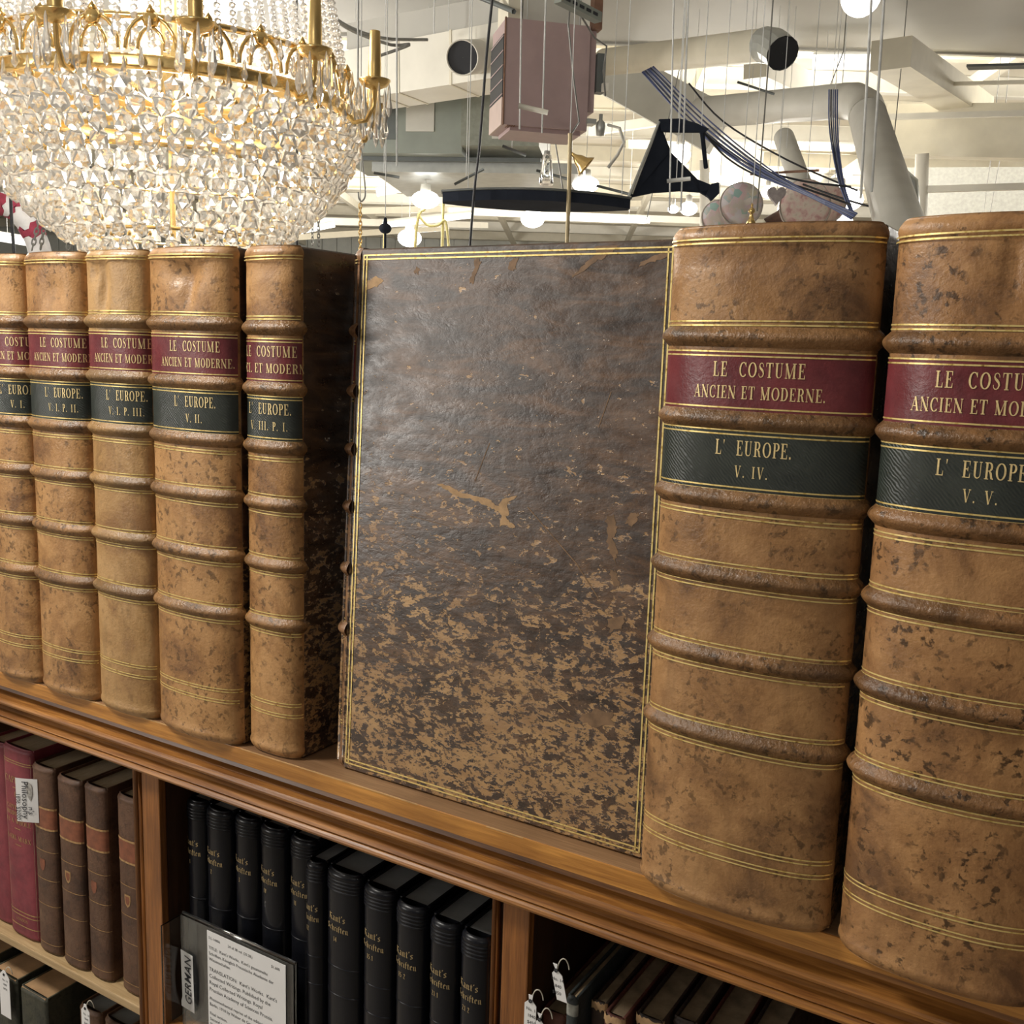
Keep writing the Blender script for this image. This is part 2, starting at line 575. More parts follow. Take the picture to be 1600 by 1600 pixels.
M_WOOD_TOP = wood('dusty_oak_top', (0.36, 0.21, 0.105), (0.17, 0.085, 0.036), 'X', 0.5)
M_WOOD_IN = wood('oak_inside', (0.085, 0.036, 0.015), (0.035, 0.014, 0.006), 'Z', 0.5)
M_SHELF = wood('pale_shelf', (0.55, 0.40, 0.22), (0.34, 0.22, 0.10), 'X', 0.45)


t = NT('marbled_calf')
sepx = t.n('SeparateXYZ')
t.l(t.co, sepx.inputs[0])
zz = t.math('MULTIPLY', sepx.outputs[2], 2.5)                   # 0 at the tail, 1 at the head
vm = t.mapping(scale=(1, 0.55, 1.0))
wrp = t.n('TexNoise')
wrp.inputs['Scale'].default_value = 26
wrp.inputs['Detail'].default_value = 4
t.l(vm, wrp.inputs['Vector'])
va = t.n('VectorMath', operation='MULTIPLY_ADD')
t.l(wrp.outputs['Color'], va.inputs[0])
va.inputs[1].default_value = (0.012, 0.014, 0.010)
t.l(vm, va.inputs[2])
vw = va.outputs[0]
flow = t.noise(t.mapping(scale=(1, 0.35, 1.6)), 42, 5, 0.62, 1.2)
base = t.ramp(flow, [(0.36, (0.030, 0.017, 0.011)), (0.5, (0.062, 0.033, 0.018)), (0.66, (0.125, 0.065, 0.031))])
fine = t.noise(vw, 230, 4, 0.68, 0.2)
clus = t.noise(vw, 80, 4, 0.65)
patch = t.noise(vm, 15, 3, 0.55)
tail = t.math('MULTIPLY', t.step(zz, 0.95, 0.05), 0.135)        # the mottling is densest towards the tail
k = t.math('ADD', t.math('MULTIPLY', fine, 0.60), t.math('MULTIPLY', clus, 0.30))
k = t.math('ADD', k, t.math('MULTIPLY', patch, 0.13))
k = t.math('ADD', k, tail)
tan = t.step(k, 0.632, 0.655)
tcol = t.ramp(t.noise(vm, 50, 4), [(0.3, (0.27, 0.145, 0.056)), (0.7, (0.44, 0.26, 0.105))])
col = t.mix(tan, base, tcol)
blk = t.step(t.noise(vm, 420, 3, 0.65), 0.54, 0.60)
col = t.mix(t.math('MULTIPLY', t.math('MULTIPLY', blk, tail), 6.0), col, (0.035, 0.020, 0.012))
scr = t.step(t.noise(t.mapping(scale=(1, 1.5, 1.5), rot=(0.9, 0, 0)), 16, 6, 0.75, 2.0), 0.70, 0.76)
col = t.mix(t.math('MULTIPLY', scr, 0.30), col, (0.34, 0.21, 0.105))
t.bump(t.math('ADD', t.noise(vw, 160, 5, 0.65), t.math('MULTIPLY', tan, -0.35)), 0.35, 0.0011)
t.set(color=col, rough=t.math('ADD', t.math('MULTIPLY', t.step(clus, 0.3, 0.7), 0.16), 0.26), spec=0.95)
M_MARBLE = t.m


class Spine:
    """rounded spine cross-section: hinge line y = 0, bulging to y = -b; u runs along the leather from the middle"""
    def __init__(self, wdt, b, n=2.3, warp=None):
        self.w, self.b = wdt, b
        self.warp = warp or (lambda x, y, z: (x, y, z))
        N = 160
        self.pt = []
        for i in range(N + 1):
            a = -PI / 2 + PI * i / N
            s, c = math.sin(a), math.cos(a)
            self.pt.append((math.copysign(abs(s) ** (2 / n), s) * wdt / 2, -b * max(c, 0) ** (2 / n)))
        L = [0]
        for (x0, y0), (x1, y1) in zip(self.pt, self.pt[1:]):
            L.append(L[-1] + math.hypot(x1 - x0, y1 - y0))
        self.half = L[-1] / 2
        self.L = [x - self.half for x in L]

    def P(self, u, z, off=0.0):
        u = max(-self.half * 0.9999, min(self.half * 0.9999, u))
        lo, hi = 0, len(self.L) - 1
        while hi - lo > 1:
            m = (lo + hi) // 2
            if self.L[m] <= u:
                lo = m
            else:
                hi = m
        (x0, y0), (x1, y1) = self.pt[lo], self.pt[hi]
        f = (u - self.L[lo]) / (self.L[hi] - self.L[lo])
        dx, dy = x1 - x0, y1 - y0
        q = math.hypot(dx, dy)
        return self.warp(x0 + dx * f + dy / q * off, y0 + dy * f - dx / q * off, z)

    def grid(self, zs, offs, nu=36, u0=None, u1=None):
        u0 = -self.half if u0 is None else u0
        u1 = self.half if u1 is None else u1
        vs, fs = [], []
        for z, o in zip(zs, offs):
            for k in range(nu + 1):
                vs.append(self.P(u0 + (u1 - u0) * k / nu, z, o))
        for j in range(len(zs) - 1):
            for k in range(nu):
                a = j * (nu + 1) + k
                fs.append((a, a + 1, a + nu + 2, a + nu + 1))
        return vs, fs


def spine_mesh(sp, h, mat, parent, nu=36, head=0.010, swell=0.0012, dents=()):
    zs, of = [], []
    for k in range(7):                                   # tail edge rolls under
        t = k / 6
        zs.append(0.0002 + head * t)
        of.append(-0.0030 * (1 - t) ** 2.2 + swell * math.sin(PI * t))
    m = 84
    for k in range(1, m):
        zs.append(head + (h - 2 * head) * k / m)
        of.append(0.0)
    for k in range(7):
        t = k / 6
        zs.append(h - head + head * t)
        of.append(-0.0028 * t ** 2.4 + swell * math.sin(PI * t))
    vs, fs = sp.grid(zs, of, nu)
    if dents:
        out = []
        for i, v in enumerate(vs):
            k = i % (nu + 1)
            u = -sp.half + 2 * sp.half * k / nu
            d = 0
            for du, dz, su, sz, dep in dents:
                d += dep * math.exp(-((u - du) / su) ** 2 - ((v[2] - dz) / sz) ** 2)
            out.append((v[0], v[1] + d, v[2]))
        vs = out
    n = nu + 1
    fs.append(tuple(range(n)))
    fs.append(tuple(len(vs) - n + i for i in reversed(range(n))))
    return mesh('spine', vs, fs, mat, parent, True)


def on_spine(sp, pts, fs, uc, z0, off, name, mat, parent):
    return mesh(name, [sp.P(uc + p[0], z0 + p[1], off) for p in pts], fs, mat, parent)


def rule_pair(sp, z, parent, u0=None, u1=None, gap=0.0023, th=0.00085, off=0.00035, name='gilt_rule', mat=None, nu=36, skew=0.0):
    vs, fs = [], []
    u0 = -sp.half * 0.97 if u0 is None else u0
    u1 = sp.half * 0.97 if u1 is None else u1
    for zz in ((z - gap / 2, z + gap / 2) if gap else (z,)):
        k0 = len(vs)
        for k in range(nu + 1):
            u = u0 + (u1 - u0) * k / nu
            s = skew * (u / sp.half) if skew else 0
            vs += [sp.P(u, zz - th / 2 + s, off), sp.P(u, zz + th / 2 + s, off)]
        for k in range(nu):
            a = k0 + 2 * k
            fs.append((a, a + 2, a + 3, a + 1))
    return mesh(name, vs, fs, mat or M_GOLD, parent)


def band(sp, z, parent, mat, hh=0.0056, proud=0.0040, nu=36, name='raised_band'):
    zs, of = [], []
    for k in range(11):
        t = -1 + 2 * k / 10
        zs.append(z + hh * t)
        of.append(0.0001 + proud * (math.cos(t * PI / 2) ** 1.15 if abs(t) < 1 else 0))
    vs, fs = sp.grid(zs, of, nu)
    return mesh(name, vs, fs, mat, parent, True)


def warp_box(g, a, b, warp, n=10, bev=0.0012):
    """a box with small chamfers, cut into slices along z so that it can follow warp"""
    (x0, y0, z0), (x1, y1, z1) = a, b
    vs, fs = [], []
    zs = [z0, z0 + bev] + [z0 + (z1 - z0) * k / n for k in range(1, n)] + [z1 - bev, z1]
    for i, z in enumerate(zs):
        e = bev if i in (0, len(zs) - 1) else 0
        ring = [(x0 + bev, y0 + e), (x1 - bev, y0 + e), (x1 - e, y0 + bev), (x1 - e, y1 - bev), (x1 - bev, y1 - e), (x0 + bev, y1 - e), (x0 + e, y1 - bev), (x0 + e, y0 + bev)]
        vs += [warp(x, y, z) for x, y in ring]
    for j in range(len(zs) - 1):
        for k in range(8):
            a_ = j * 8 + k
            b_ = j * 8 + (k + 1) % 8
            fs.append((a_, b_, b_ + 8, a_ + 8))
    fs.append(tuple(reversed(range(8))))
    fs.append(tuple(range(len(vs) - 8, len(vs))))
    return g.add(vs, fs)


# heights on the folio spines
H_FOLIO = 0.4015
RULES = (0.3922, 0.3480, 0.2408, 0.2122, 0.1990, 0.1640, 0.1508, 0.1172, 0.1030, 0.0452, 0.0362)
EDGES = (0.3318, 0.2998, 0.2885, 0.2555)
BANDS = (0.3404, 0.2945, 0.2500, 0.2056, 0.1574, 0.1100)


def folio(label, cx, wdt, b, yh, vol, mat, seed, dz=0.0, line2='ANCIEN ET MODERNE.', tshift=0.0, dents=(), lettered=True, depth=0.262, rot=(0, 0, 0), loc=None, warp=None, h=H_FOLIO, cover_mat=None, band_mat=None):
    root = thing('folio_volume', label, 'book', loc or (cx, yh, 0.0), rot, 'tall calf folio volumes on top of the bookcase')
    wf = warp or (lambda x, y, z: (x, y, z))
    sp = Spine(wdt, b, 2.25, wf)
    spine_mesh(sp, h, mat, root, dents=dents)
    hw = wdt / 2
    for s, nm in ((1, 'front_board'), (-1, 'back_board')):
        g = G()
        x0, x1 = (hw - 0.0045, hw - 0.0002) if s > 0 else (-hw + 0.0002, -hw + 0.0045)
        warp_box(g, (x0, -0.0005, 0.0004), (x1, depth, h - 0.001), wf)
        g.obj(nm, M_MARBLE, root)
    g = G()
    warp_box(g, (-hw + 0.0045, 0.0, 0.005), (hw - 0.0045, depth - 0.006, h - 0.006), wf, bev=0.002)
    g.obj('page_block', M_PAGE, root)
    for z in BANDS:
        band(sp, z + dz, root, band_mat or mat)
    for z in RULES:
        a = random.uniform(0.90, 0.97)
        rule_pair(sp, z + dz, root, -sp.half * random.uniform(0.93, 0.985), sp.half * a, off=0.0013 if z > 0.39 else 0.00035, skew=random.uniform(-0.0006, 0.0006))
    for nm, z0, z1, m in (('title_label', EDGES[1] - 0.0006, EDGES[0] + 0.0006, M_RED), ('volume_label', EDGES[3] - 0.0006, EDGES[2] + 0.0006, M_GREEN)):
        if not lettered:
            break
        n = 6
        vs, fs = sp.grid([dz + z0 + (z1 - z0) * k / n for k in range(n + 1)], [0.00025] * (n + 1), 36, -sp.half * 0.965, sp.half * 0.955)
        lab = mesh(nm, vs, fs, m, root, True)
        for z in (z0 + 0.0012, z1 - 0.0012):
            rule_pair(sp, z + dz, lab, -sp.half * 0.965, sp.half * 0.955, off=0.0005)
        if nm == 'title_label':
            rows = (('LE  COSTUME', 0.0082, 0.3187, 0.13, 0.0520), (line2, 0.0071, 0.3066, 0.10, 0.0745))
        else:
            rows = (("L'  EUROPE.", 0.0084, 0.2752, 0.13, 0.0435), (vol, 0.0066, 0.2630, 0.26, 0.0))
        for k, (tx, cap, z, tr, full) in enumerate(rows):
            p, f, wd = roman_text(tx, cap, tr)
            q = full / wd if full else 0.66
            p = [(a * q, c) for a, c in p]
            wd *= q
            on_spine(sp, p, f, -wd / 2 + tshift, z + dz, 0.00055, 'lettering', M_LETTER, lab)
    return root, sp


def calf(seed, light=(0.50, 0.275, 0.110), mid=(0.37, 0.19, 0.070), dark=(0.19, 0.090, 0.036), spots=0.7):
    c = lambda t_, k_: tuple(x * k_ for x in t_)
    return (leather('calf_%d' % int(seed * 10), light, mid, dark, seed, spots, 0.40),
            leather('rubbed_calf_%d' % int(seed * 10), c(mid, 0.85), c(mid, 0.55), c(dark, 0.65), seed + 0.5, spots, 0.34, 0.6, 0.7))


FOL = [
    # label, x0, x1, bulge, hinge y, vol, seed, dz, line2, shift
    ('tan calf folio, leftmost of the tall row and cut by the frame edge, dark spine', -1.014, -0.9405, 0.022, -0.004, 'V.', 1.2, 0.0, 'ANCIEN ET MODERNE.', 0),
    ('tan calf folio with labels reading EUROPE V. I., at the left frame edge', -0.9385, -0.8685, 0.014, -0.010, 'V. I.', 2.4, 0.0005, 'ANCIEN ET MODERNE.', 0.025),
    ('tan calf folio with labels reading EUROPE V. I. P. II.', -0.8665, -0.7845, 0.015, -0.010, 'V. I. P. II.', 3.7, 0.001, 'ANCIEN ET MODERNE.', 0.017),
    ('pale tan calf folio with labels reading EUROPE V. I. P. III., top of spine creased', -0.7815, -0.7045, 0.014, -0.010, 'V. I. P. III.', 4.9, 0.0025, 'ANCIEN ET MODERNE.', 0.017),
    ('tan calf folio with labels reading EUROPE V. II., top of spine sunken', -0.7010, -0.6035, 0.016, -0.010, 'V. II.', 6.3, 0.002, 'ANCIEN ET MODERNE.', 0.013),
    ('narrow tan calf folio reading EUROPE V. III. P. I., its dark side board in view', -0.6000, -0.5440, 0.012, -0.003, 'V. III. P. I.', 7.8, 0.0, 'ANCI. ET MODERNE', 0.002),
    ('thick brown calf folio with labels reading EUROPE V. IV., beside the face-out cover', -0.2425, -0.1235, 0.020, -0.014, 'V. IV.', 9.1, 0.0, 'ANCIEN ET MODERNE.', 0.0012),
    ('thick brown spotted calf folio reading EUROPE V. V., right of the V. IV. volume', -0.1165, -0.0105, 0.023, -0.018, 'V. V.', 10.4, -0.001, 'ANCIEN ET MODERNE.', 0.0),
    ('brown calf folio of which a sliver shows at the right frame edge', -0.0035, 0.1050, 0.020, -0.034, 'V. VI.', 12.2, -0.001, 'ANCIEN ET MODERNE.', 0.0),
]
TONE = {
    0: dict(light=(0.20, 0.10, 0.045), mid=(0.13, 0.06, 0.028), dark=(0.08, 0.035, 0.017)),
    3: dict(light=(0.48, 0.29, 0.125), mid=(0.40, 0.23, 0.09), dark=(0.27, 0.14, 0.055), spots=0.25),
    6: dict(light=(0.42, 0.23, 0.095), mid=(0.31, 0.16, 0.063), dark=(0.16, 0.08, 0.034), spots=0.7),
    7: dict(light=(0.43, 0.23, 0.093), mid=(0.31, 0.155, 0.06), dark=(0.15, 0.072, 0.030), spots=0.95),
}
DENT = {
    1: [(0.0, 0.375, 0.006, 0.018, 0.004)],
    2: [(0.012, 0.368, 0.012, 0.012, 0.003)],
    3: [(-0.006, 0.372, 0.006, 0.022, 0.0055), (-0.018, 0.383, 0.006, 0.01, 0.003)],
    4: [(0.004, 0.381, 0.020, 0.009, 0.006), (0.008, 0.368, 0.007, 0.012, 0.004)],
    5: [(0.0, 0.384, 0.02, 0.005, 0.0015)],
    6: [(0.0, 0.3815, 0.07, 0.0035, 0.0016)],
    7: [(0.004, 0.375, 0.004, 0.02, 0.0025)],
}
for i, (lab, x0, x1, b, yh, vol, seed, dz, l2, sh) in enumerate(FOL):
    m_body, m_band = calf(seed, **TONE.get(i, {}))
    folio(lab, (x0 + x1) / 2, x1 - x0, b, yh, vol, m_body, seed, dz, l2, sh, DENT.get(i, ()), band_mat=m_band)

# ------------------------------------------------------------------ the volume shown face-out, slumped to the left and back

LEAN, SLUMP = 0.087, 0.033
FX, FT = -0.5065, 0.086           # hinge, thickness


def face_warp(x, y, z):           # local: -y is the spine side, +x the front cover
    return (x - LEAN * z, y - SLUMP * z, z)


face, fsp = folio('folio volume standing face-out with marbled dark brown front cover and gilt border', 0, FT, 0.017, 0, 'V. III. P. II.', calf(13.3, light=(0.30, 0.16, 0.075), mid=(0.20, 0.10, 0.048), dark=(0.11, 0.055, 0.027))[0], 13.3,
                  loc=(FX, FT / 2, 0.0), rot=(0, 0, -PI / 2), warp=face_warp, depth=0.2625, h=0.4030, cover_mat=M_MARBLE)


def cover_pt(d, z, off=0.0004):
    return face_warp(FT / 2 - 0.0002 + off, d, z)


def cover_px(px, py):
    """the point of the cover plane seen at a pixel, as (d, z) in the cover's own directions"""
    r = AX_R * (px - 800) + AX_D * (py - 800) + AX_F * 1600
    # plane: y = LEAN * z
    s = (LEAN * CAM.z - CAM.y) / (r.y - LEAN * r.z)
    p = CAM + r * s
    return p.x - FX + SLUMP * p.z, p.z


def cover_line(a, b, wd, name, mat, off=0.0004):
    (d0, z0), (d1, z1) = a, b
    L = math.hypot(d1 - d0, z1 - z0)
    nx, nz = -(z1 - z0) / L * wd / 2, (d1 - d0) / L * wd / 2
    n = 12
    vs, fs = [], []
    for k in range(n + 1):
        f = k / n
        d, z = d0 + (d1 - d0) * f, z0 + (z1 - z0) * f
        vs += [cover_pt(d + nx, z + nz, off), cover_pt(d - nx, z - nz, off)]
    fs = [(2 * k, 2 * k + 2, 2 * k + 3, 2 * k + 1) for k in range(n)]
    return mesh(name, vs, fs, mat, face)


bl, br, bb, bt = 0.0028, 0.2550, 0.0056, 0.3970
for e in (0.0, 0.0030):
    cover_line((bl + e, bb), (bl + e, bt), 0.0011, 'gilt_border', M_GOLD)
    cover_line((br - e, bb - 0.001), (br - e, bt), 0.0011, 'gilt_border', M_GOLD)
    cover_line((bl, bb + e), (br, bb - 0.001 + e), 0.0011, 'gilt_border', M_GOLD)
    cover_line((bl, bt - e), (br, bt - e), 0.0011, 'gilt_border', M_GOLD)
# joint between spine and cover: two raised ridges of leather
for d, r in ((-0.0055, 0.0022), (-0.0005, 0.0012)):
    g = G()
    g.tube([cover_pt(d, z, -0.0022 if d < -0.003 else -0.0006) for z in [0.006 + 0.0391 * k for k in range(11)]], r, 8)
    g.obj('joint_ridge', M_MARBLE, face, True)

M_SCUFF = plain('bare_torn_leather', (0.40, 0.25, 0.125), 0.75, 0, 0.25, 160)
M_SCUFF2 = plain('rubbed_leather', (0.19, 0.11, 0.055), 0.7, 0, 0.3, 120)
SCUFFS = [
    ([(680, 755), (697, 757), (716, 768), (740, 773), (764, 780), (779, 791), (788, 778), (810, 774), (792, 788), (796, 808), (786, 806), (776, 798), (760, 790), (738, 781), (714, 775), (696, 765)], M_SCUFF),
    ([(784, 803), (797, 815), (806, 822), (800, 826), (788, 820), (780, 824)], M_SCUFF),
    ([(958, 800), (966, 822), (958, 842), (966, 862), (962, 884), (955, 870), (948, 846), (950, 820), (944, 812)], M_SCUFF2),
    ([(982, 802), (998, 800), (997, 812), (986, 826), (978, 818)], M_SCUFF2),
    ([(947, 966), (980, 960), (972, 984), (952, 988)], M_SCUFF2),
    ([(952, 890), (962, 892), (970, 916), (960, 918)], M_SCUFF2),
    ([(908, 1116), (930, 1108), (958, 1112), (960, 1134), (930, 1136), (905, 1128)], M_SCUFF2),
    ([(1044, 402), (1018, 410), (994, 417), (1000, 410), (1022, 399), (1046, 390)], M_SCUFF2),
    ([(978, 366), (975, 378), (955, 395), (930, 412), (890, 437), (905, 420), (932, 398), (928, 386), (940, 378), (934, 368)], M_SCUFF2),
    ([(745, 398), (752, 408), (745, 425), (738, 445), (732, 440), (742, 420), (740, 405)], M_SCUFF2),
    ([(804, 400), (810, 402), (806, 420), (798, 424), (792, 418)], M_SCUFF2),
    ([(572, 440), (588, 432), (600, 438), (590, 448), (570, 454)], M_SCUFF),
    ([(650, 415), (656, 420), (654, 430), (646, 426)], M_SCUFF2),
]
for poly, m in SCUFFS:
    pp0 = [cover_px(*q) for q in poly]
    cx_, cz_ = sum(p_[0] for p_ in pp0) / len(pp0), sum(p_[1] for p_ in pp0) / len(pp0)
    pp = []
    for i in range(len(pp0)):
        (d0, z0), (d1, z1) = pp0[i], pp0[(i + 1) % len(pp0)]
        for s in range(5):
            f = s / 5
            d, z = d0 + (d1 - d0) * f, z0 + (z1 - z0) * f
            q = random.uniform(-0.20, 0.06) if m is M_SCUFF2 else random.uniform(-0.06, 0.02)
            j = 0.0007
            pp.append((d + (d - cx_) * q + random.uniform(-j, j), min(0.3990, z + (z - cz_) * q + random.uniform(-j, j))))
    mesh('scuff', [cover_pt(d, z, 0.00015 + 0.00003 * (i % 2)) for i, (d, z) in enumerate(pp)], [tuple(range(len(pp)))], m, face)
for a, b, wd in (((824, 792), (900, 880), 0.0007), ((900, 880), (935, 935), 0.0009), ((765, 692), (742, 752), 0.0006), ((955, 612), (935, 668), 0.0006), ((640, 806), (700, 822), 0.0005), ((830, 1060), (890, 1115), 0.0006)):
    cover_line(cover_px(*a), cover_px(*b), wd, 'scratch', M_SCUFF2, 0.0002)
# ------------------------------------------------------------------ the bookcase
X0, X1 = -1.55, 0.55
case = thing('bookcase', 'long golden oak bookcase with moulded top edge carrying the tall folios', 'bookcase', (0, 0, -1.2))
Z = 1.2                                       # the case stands on the floor; part heights are measured from its top board


def cpart(g, name, mat, smooth=False, parent=None):
    return mesh(name, [(x, y, z + Z) for x, y, z in g.v], g.f, mat, parent or case, smooth)


g = G().box((X0, -0.0166, -0.0135), (X1, 0.31, -0.0002), 0.0004)
top = cpart(g, 'top_board', M_WOOD_TOP)
g = G().box((X0, -0.0178, -0.0137), (X1, -0.0164, -0.0002), 0.0004)
cpart(g, 'front_edge', wood('oak_lip', (0.72, 0.34, 0.075), (0.30, 0.115, 0.022), 'X', 0.3))
g = G()
for xa_, xb_ in ((-1.5, -1.02), (-0.80, -0.63), (-0.60, -0.42), (-0.36, -0.33), (-0.22, -0.19), (0.1, 0.4)):
    g.box((xa_, -0.0179, -0.0007), (xb_, -0.0173, 0.0000))
worn = plain('worn_edge', (0.55, 0.34, 0.15), 0.4, 0, 0.3, 60)
mesh('worn_edge', [(x, y, z + Z) for x, y, z in g.v], g.f, worn, case)
prof = [(0.02, -0.0137), (-0.0090, -0.0138), (-0.0066, -0.0165), (-0.0064, -0.0200), (-0.0078, -0.0232), (-0.0120, -0.0258), (-0.0176, -0.0272), (-0.0192, -0.0282), (-0.0200, -0.0298),
        (-0.0196, -0.0315), (-0.0180, -0.0328), (-0.0140, -0.0338), (-0.0098, -0.0356), (-0.0094, -0.0380), (-0.0120, -0.0408), (-0.0164, -0.0430), (-0.0182, -0.0440), (-0.0186, -0.0447),
        (-0.0166, -0.0450), (-0.0166, -0.0457), (-0.0188, -0.0461), (-0.0204, -0.0472), (-0.0210, -0.0489), (-0.0204, -0.0506), (-0.0186, -0.0519), (-0.0150, -0.0524), (0.02, -0.0524)]
n = len(prof)
vs, fs = [], []
xs = [X0 + (X1 - X0) * k / 40 for k in range(41)]
for x in xs:
    vs += [(x, y, z + Z) for y, z in prof]
for k in range(40):
    for i in range(n - 1):
        a = k * n + i
        fs.append((a, a + n, a + n + 1, a + 1))
mesh('cornice_moulding', vs, fs, M_WOOD_X, case)
# uprights: a bead strip, a groove and a flat face
for sx0, sx1, gx, fx in ((-0.7485, -0.7428, -0.7366, -0.7132), (-0.3590, -0.3553, -0.3495, -0.3276), (0.02, 0.0257, 0.0315, 0.0545)):
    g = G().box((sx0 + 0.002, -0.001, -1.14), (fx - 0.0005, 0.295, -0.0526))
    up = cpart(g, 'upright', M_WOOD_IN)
    g = G().box((gx, -0.0090, -1.14), (fx, -0.0012, -0.0525), 0.0012)
    cpart(g, 'pilaster_face', M_WOOD_Z, parent=up)
    g = G()
    g.tube([((sx0 + sx1) / 2, -0.0078, z) for z in (-1.14, -0.6, -0.0526)], (sx1 - sx0) / 2, 12)
    g.box((sx0, -0.0078, -1.14), (sx1, -0.001, -0.0526))
    cpart(g, 'bead_strip', M_WOOD_Z, True, up)
g = G().box((X0, -0.001, -1.14), (X0 + 0.03, 0.295, -0.0526))
cpart(g, 'end_panel', M_WOOD_Z)
g = G().box((X1 - 0.03, -0.001, -1.14), (X1, 0.295, -0.0526))
cpart(g, 'end_panel', M_WOOD_Z)
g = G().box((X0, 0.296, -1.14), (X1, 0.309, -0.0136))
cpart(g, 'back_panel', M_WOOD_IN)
g = G().box((X0, -0.005, -1.1995), (X1, 0.309, -1.1405))
cpart(g, 'plinth', M_WOOD_X)
SH = -0.300
for xa, xb, m, zt in ((X0 + 0.03, -0.7485, M_SHELF, SH), (-0.7130, -0.3592, M_WOOD_X, SH), (-0.3274, 0.0195, M_WOOD_X, SH), (X0 + 0.03, -0.7485, M_SHELF, -0.59), (-0.7130, -0.3592, M_WOOD_X, -0.62), (-0.3274, 0.0195, M_WOOD_X, -0.62)):
    g = G().box((xa, -0.0060, zt - 0.0085), (xb, 0.295, zt), 0.0012)
    cpart(g, 'shelf', m)
    
# ------------------------------------------------------------------ smaller books on the shelves below
def book(name, label, cat, xa, xb, y, z, h, d, b, mat, page=None, group=None, n=2.3, board=0.0022, inset=0.003, rz=0.0):
    wd = xb - xa
    root = thing(name, label, cat, ((xa + xb) / 2, y, z), (0, 0, rz), group)
    sp = Spine(wd, b, n)
    spine_mesh(sp, h, mat, root, nu=20, head=0.006, swell=0.0006)
    hw = wd / 2
    for s, nm in ((1, 'front_board'), (-1, 'back_board')):
        g = G()
        xx = sorted((s * (hw - 0.0001), s * (hw - board)))
        g.box((xx[0], 0.0, 0.0002), (xx[1], d, h - 0.0003), 0.0006)
        g.obj(nm, mat, root)
    g = G().box((-hw + board, -b * 0.55, inset), (hw - board, d - 0.004, h - inset))
    g.obj('page_block', page or M_PAGE, root)
    return root, sp


def strip_label(sp, z0, z1, root, mat, name='spine_label', off=0.0002, nu=16, u=0.97):
    vs, fs = sp.grid([z0, (z0 + z1) / 2, z1], [off] * 3, nu, -sp.half * u, sp.half * u)
    return mesh(name, vs, fs, mat, root, True)


M_BURG = leather('burgundy_cloth', (0.24, 0.040, 0.052), (0.19, 0.030, 0.042), (0.13, 0.020, 0.030), 15.1, 0.1, 0.55, 0.2, 0.2)
M_OLD = [leather('worn_brown_calf_%d' % k, (0.125, 0.062, 0.034), (0.085, 0.040, 0.022), (0.045, 0.021, 0.013), 17.3 + k * 1.9, 0.4, 0.5, 0.5, 0.4) for k in range(3)]
M_OLDLAB = plain('faded_red_label', (0.20, 0.065, 0.030), 0.6, 0, 0.3, 120)
M_OLDGILT = plain('dull_gilt', (0.36, 0.21, 0.085), 0.6, 0, 0.35, 300)
M_BLACK = NT('black_buckram')
_bn = M_BLACK.noise(M_BLACK.co, 300, 3)
M_BLACK.bump(_bn, 0.15, 0.0005)
M_BLACK.set(color=(0.0065, 0.007, 0.010), rough=0.27, spec=0.3)
M_BLACK = M_BLACK.m
M_BLKLET = plain('tarnished_gilt', (0.34, 0.25, 0.12), 0.5, 0.2, 0.3, 300)
M_YELLOW = plain('yellowed_band', (0.62, 0.48, 0.14), 0.7, 0, 0.2, 100)

g_left = 'old bindings on the left shelf'
book('bound_volume', 'dark red bound volume at the left frame edge on the left shelf', 'book', -1.010, -0.974, 0.012, SH, 0.206, 0.15, 0.005, M_BURG, M_PAGE, g_left)
red, sp = book('bound_volume', 'burgundy cloth volume titled CAPITAL II on the left shelf', 'book', -0.9720, -0.9230, 0.008, SH, 0.2115, 0.16, 0.006, M_BURG, M_PAGE, g_left, n=2.6)
for z in (0.197, 0.1945):
    rule_pair(sp, z, red, gap=0, th=0.0010, off=0.0003, nu=16, mat=M_OLDGILT)
for z in (0.030, 0.026, 0.014):
    rule_pair(sp, z, red, gap=0, th=0.0012, off=0.0003, nu=16, mat=M_OLDGILT)
for tx, cap, z in (('CAPITAL', 0.0068, 0.173), ('II', 0.0055, 0.158), ('CAPITALIST', 0.0046, 0.144), ('PRODUCTION', 0.0046, 0.137), ('AS A WHOLE', 0.0050, 0.1285), ('KARL MARX', 0.0050, 0.110)):
    p, f, wd = roman_text(tx, cap, 0.10)
    k = min(1.0, 0.042 / wd)
    on_spine(sp, [(a * k, c) for a, c in p], f, -wd * k / 2, z, 0.0004, 'lettering', M_OLDGILT, red)
for z in (0.168, 0.123, 0.105):
    rule_pair(sp, z, red, -0.005, 0.005, gap=0, th=0.0009, off=0.0004, nu=6, mat=M_OLDGILT, name='ornament_rule')
p, f, wd = roman_text('LONDON', 0.0035, 0.1)
on_spine(sp, p, f, -wd / 2, 0.019, 0.0004, 'lettering', M_OLDGILT, red)

